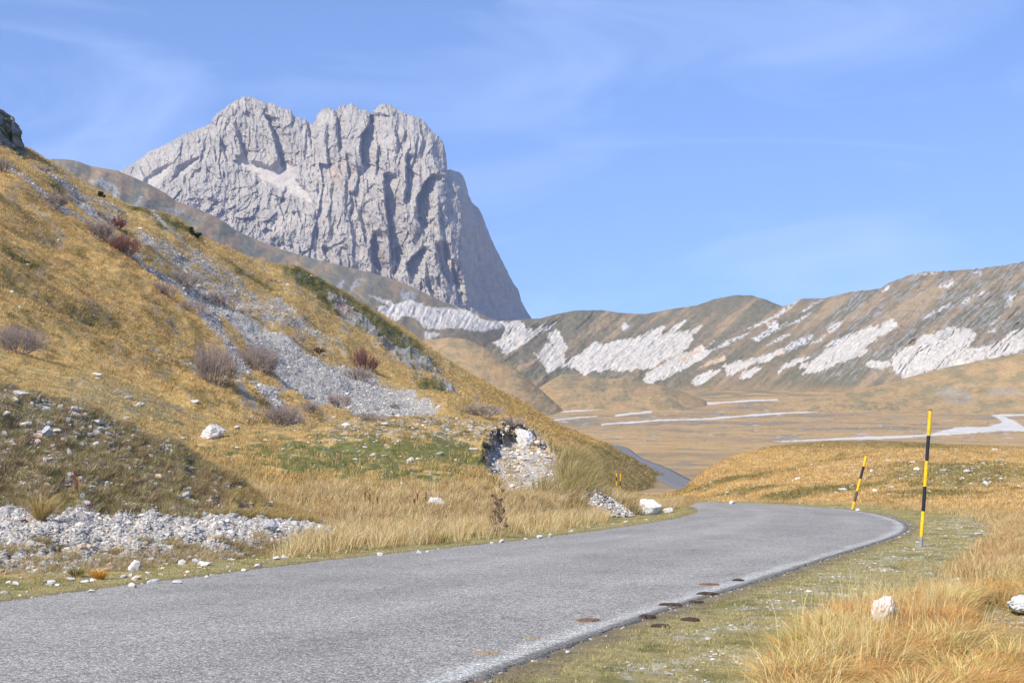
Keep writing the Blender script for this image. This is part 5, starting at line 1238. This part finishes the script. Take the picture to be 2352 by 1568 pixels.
SH = [
 (133, 459, 50, 34, 'faint grey bush high on the left slope above a scree streak', None),
 (290, 562, 62, 46, 'dark red bush, the reddest on the upper hillside', RED),
 (236, 528, 62, 36, 'purple grey bush just left of the dark red one', None),
 (273, 512, 36, 28, 'small reddish bush above the dark red one', RED),
 (195, 456, 26, 12, 'low brown bush on the upper light scree', None),
 (234, 488, 24, 14, 'small brown bush at the right side of the upper scree', None),
 (103, 386, 26, 12, 'tiny brown bush below the skyline near the crag', None),
 (12, 378, 36, 36, 'grey bush at the left edge below the crag', None),
 (345, 564, 34, 11, 'low dark bush right of the dark red one', None),
 (424, 638, 76, 32, 'wide grey bush above the top of the long scree', None),
 (500, 684, 60, 30, 'thin grey bush on the mottled stony slope', None),
 (385, 662, 52, 28, 'dark grey bush at the narrow upper end of the long scree', None),
 (449, 703, 58, 28, 'dark bush on the left rim of the scree, second from its top', None),
 (495, 835, 92, 100, 'largest grey brown bush in the middle of the slope', None),
 (595, 823, 80, 64, 'big purple grey bush right of the largest one', None),
 (650, 945, 82, 50, 'grey bush at the bottom of the slope left of the scree', None),
 (711, 933, 42, 28, 'small round grey bush right of the bottom one', None),
 (780, 917, 50, 34, 'dark bush standing in the lower left of the scree', None),
 (50, 770, 106, 66, 'broad bare bush at the left edge over the meadow', None),
 (834, 826, 54, 50, 'rust red leafy bush over the right rim of the long scree', RED),
 (825, 856, 56, 34, 'bare grey bush under the rust red one', None),
 (908, 930, 22, 12, 'lone tiny bush in the middle of the lower scree', None),
 (853, 952, 62, 18, 'low bare bush at the foot of the scree', None),
 (985, 958, 44, 10, 'flat bush at the right foot of the scree', None),
 (1110, 940, 84, 28, 'wide bare bush on the ridge right of the scree', None),
 (1178, 964, 48, 24, 'bare bush farthest right above the boulder on the scar', None),
 (568, 712, 30, 16, 'faint small bush right of the mottled slope centre', None),
 (684, 775, 42, 22, 'faint grey bush between mottled slope and scree', None),
 (628, 640, 16, 9, 'tiny dark bush under the skyline', None),
 (730, 800, 26, 12, 'small brown bush over the right rim of the scree', RUST),
]
for i, (px, py, w_, h_, lb, lf) in enumerate(SH):
    shrub(px, py, w_, h_, lb, 300+i, lf, 1500 if lf else 0, col=(.29, .235, .205) if not lf else (.20, .12, .10))
# the two dark evergreens on the skyline
def evergreen(px, py, wpx, hpx, label, seed):
    p, _ = hit(px, py, ['hillside'], 8); s = p[1]/F; W, H = wpx*s, hpx*s; r = np.random.default_rng(seed)
    e = bpy.data.objects.new('evergreen_tree', None); COL.objects.link(e); e.location = P3(p); tag(e, label, 'tree')
    tube('trunk', (0, 0, -.3), (.1, 0, H*.7), W*.06, W*.03, M_brn, e, 8)
    pts = []
    for k in range(16):
        c_ = np.array([r.uniform(-.36, .36)*W, r.uniform(-.36, .36)*W, r.uniform(.2, .85)*H]); q = r.normal(size=(420, 3)); q /= np.linalg.norm(q, axis=1, keepdims=True)
        pts.append(c_+q*r.uniform(.4, 1, (420, 1))*np.array([W*.17, W*.17, H*.15]))
    link('crown', leaf_mesh('crown', np.concatenate(pts), .10, (.060, .078, .034), seed, .35), M_blade, e)
evergreen(236, 448, 16, 17, 'tiny dark evergreen on the ridge line, upper left', 1)
evergreen(446, 540, 20, 24, 'taller dark evergreen of the pair on the skyline', 2)
evergreen(460, 549, 19, 18, 'lower dark evergreen of the pair, right of the taller', 3)

# --- dried stalks and thistle
def stalk(px, py, hpx, label, seed, group=None, col=(.27, .11, .06), lean=0.0):
    p, _ = hit(px, py, ['mound', 'bank', 'ground'], 8); s = p[1]/F; H = hpx*s; r = np.random.default_rng(seed)
    n = 8; z = np.linspace(0, H, n); x = lean*z+.02*np.sin(z*3+seed); A = np.stack([x[:-1], 0*x[:-1], z[:-1]], -1); Bq = np.stack([x[1:], 0*x[1:], z[1:]], -1)
    RR_ = np.full(n-1, .010)
    for k in range(5):
        zz = H*r.uniform(.4, .9); th = r.random()*6.28; A = np.vstack([A, [[lean*zz, 0, zz]]]); Bq = np.vstack([Bq, [[lean*zz+.07*math.cos(th), .07*math.sin(th), zz+.16]]]); RR_ = np.append(RR_, .006)
    o = link('dried_stalk', seg_mesh('dried_stalk', A, Bq, RR_, col, seed), M_twig); o.location = P3(p); tag(o, label, 'dried stalk', group)
    zz = r.uniform(.45, 1.0, 260)*H; pts = np.stack([lean*zz, 0*zz, zz], -1)+r.normal(0, .011, (260, 3))
    link('seed_head', leaf_mesh('seed_head', pts, .010, col, seed), M_blade, o)
for i, (px, py, h_, lb) in enumerate([(841, 1163, 42, 'reddish dock stalk, leftmost of the group in the straw'), (851, 1167, 42, 'taller reddish dock stalk, second from left of its group'), (867, 1161, 28, 'short reddish dock stalk, third from left of its group'),
 (950, 1164, 26, 'thin reddish dock stalk left of the pale rock'), (961, 1161, 34, 'reddish dock stalk near the pale rock'), (976, 1158, 36, 'red dock stalk touching the left of the pale pinkish rock'),
 (167, 1135, 56, 'tall red brown stalk on the lower bank'), (172, 1137, 44, 'shorter red brown stalk beside the tall one on the bank'), (920, 1168, 22, 'bent short dock stalk between the two groups')]):
    stalk(px, py, h_, lb, i, 'dried dock stalks', lean=.05*(i % 3-1))
p, _ = hit(1133, 1226, ['ground', 'mound'], 8); A, Bq, Rr_ = twigs(.55, .95, 3, .012, 77, .5)
o = link('thistle', seg_mesh('thistle', A, Bq, np.maximum(Rr_, .006), (.27, .19, .12), 3), M_twig); o.location = P3(p); tag(o, 'dead brown thistle with seed heads on the left verge', 'thistle')
r = np.random.default_rng(8); tips = Bq[r.choice(len(Bq), 14)]
for k, tp in enumerate(tips[:9]):
    link('seed_head', leaf_mesh('seed_head', tp+r.normal(0, .022, (60, 3)), .025, (.25, .16, .10), k), M_blade, o)
# single conspicuous tufts
def tuft(px, py, hpx, wpx, col, label, seed, k=220):
    p, _ = hit(px, py, ['ground', 'bank', 'mound'], 8); s = p[1]/F
    o = blades('grass_tuft', np.zeros((1, 3))-np.array([[0, 0, CZ]]), np.array([col]), hpx*s, .010, k, wpx*s*.16, 1.0, M_blade, seed=seed, kind=None, wind=(.1, 0)); o.location = P3(p); tag(o, label, 'grass tuft')
tuft(228, 1322, 36, 50, (.58, .30, .06), 'bright orange grass tuft at the foot of the gravel', 1)
tuft(175, 1318, 30, 50, (.27, .24, .08), 'olive grass tuft left of the bright orange one', 2)
tuft(95, 1186, 90, 40, (.42, .30, .11), 'tall straw tuft where the bank meets the gravel', 3, 260)
tuft(1015, 1238, 32, 44, (.26, .24, .06), 'green yellow tuft at the road end of the tall straw', 4)
tuft(2190, 1470, 62, 130, (.50, .30, .09), 'drooping rust tuft at the right end of the foreground grass', 5, 700)
tuft(1840, 1500, 70, 120, (.50, .40, .12), 'yellow green tuft at the left end of the foreground grass', 6, 700)

# ------------------------------------------------------------------ haze
hv = np.array([[x, y, z] for z in (-15.2, 1400) for y in (-40, 7900) for x in (-6100, 6100)], float)
hf = [0, 2, 3, 1, 4, 5, 7, 6, 0, 1, 5, 4, 2, 6, 7, 3, 0, 4, 6, 2, 1, 3, 7, 5]
hm = bpy.data.materials.new('haze'); hm.use_nodes = True; t = hm.node_tree; t.nodes.clear()
o_ = t.nodes.new('ShaderNodeOutputMaterial'); pv = t.nodes.new('ShaderNodeVolumePrincipled')
pv.inputs['Color'].default_value = (.56, .67, 1.0, 1); pv.inputs['Density'].default_value = 5.3e-5; pv.inputs['Anisotropy'].default_value = .0
t.links.new(pv.outputs[0], o_.inputs['Volume'])
o = link('haze', mesh_from('haze', hv, np.array(hf), 4, None, smooth=False), hm); tag(o, 'thin blue haze filling the valley air', 'haze', kind='stuff')
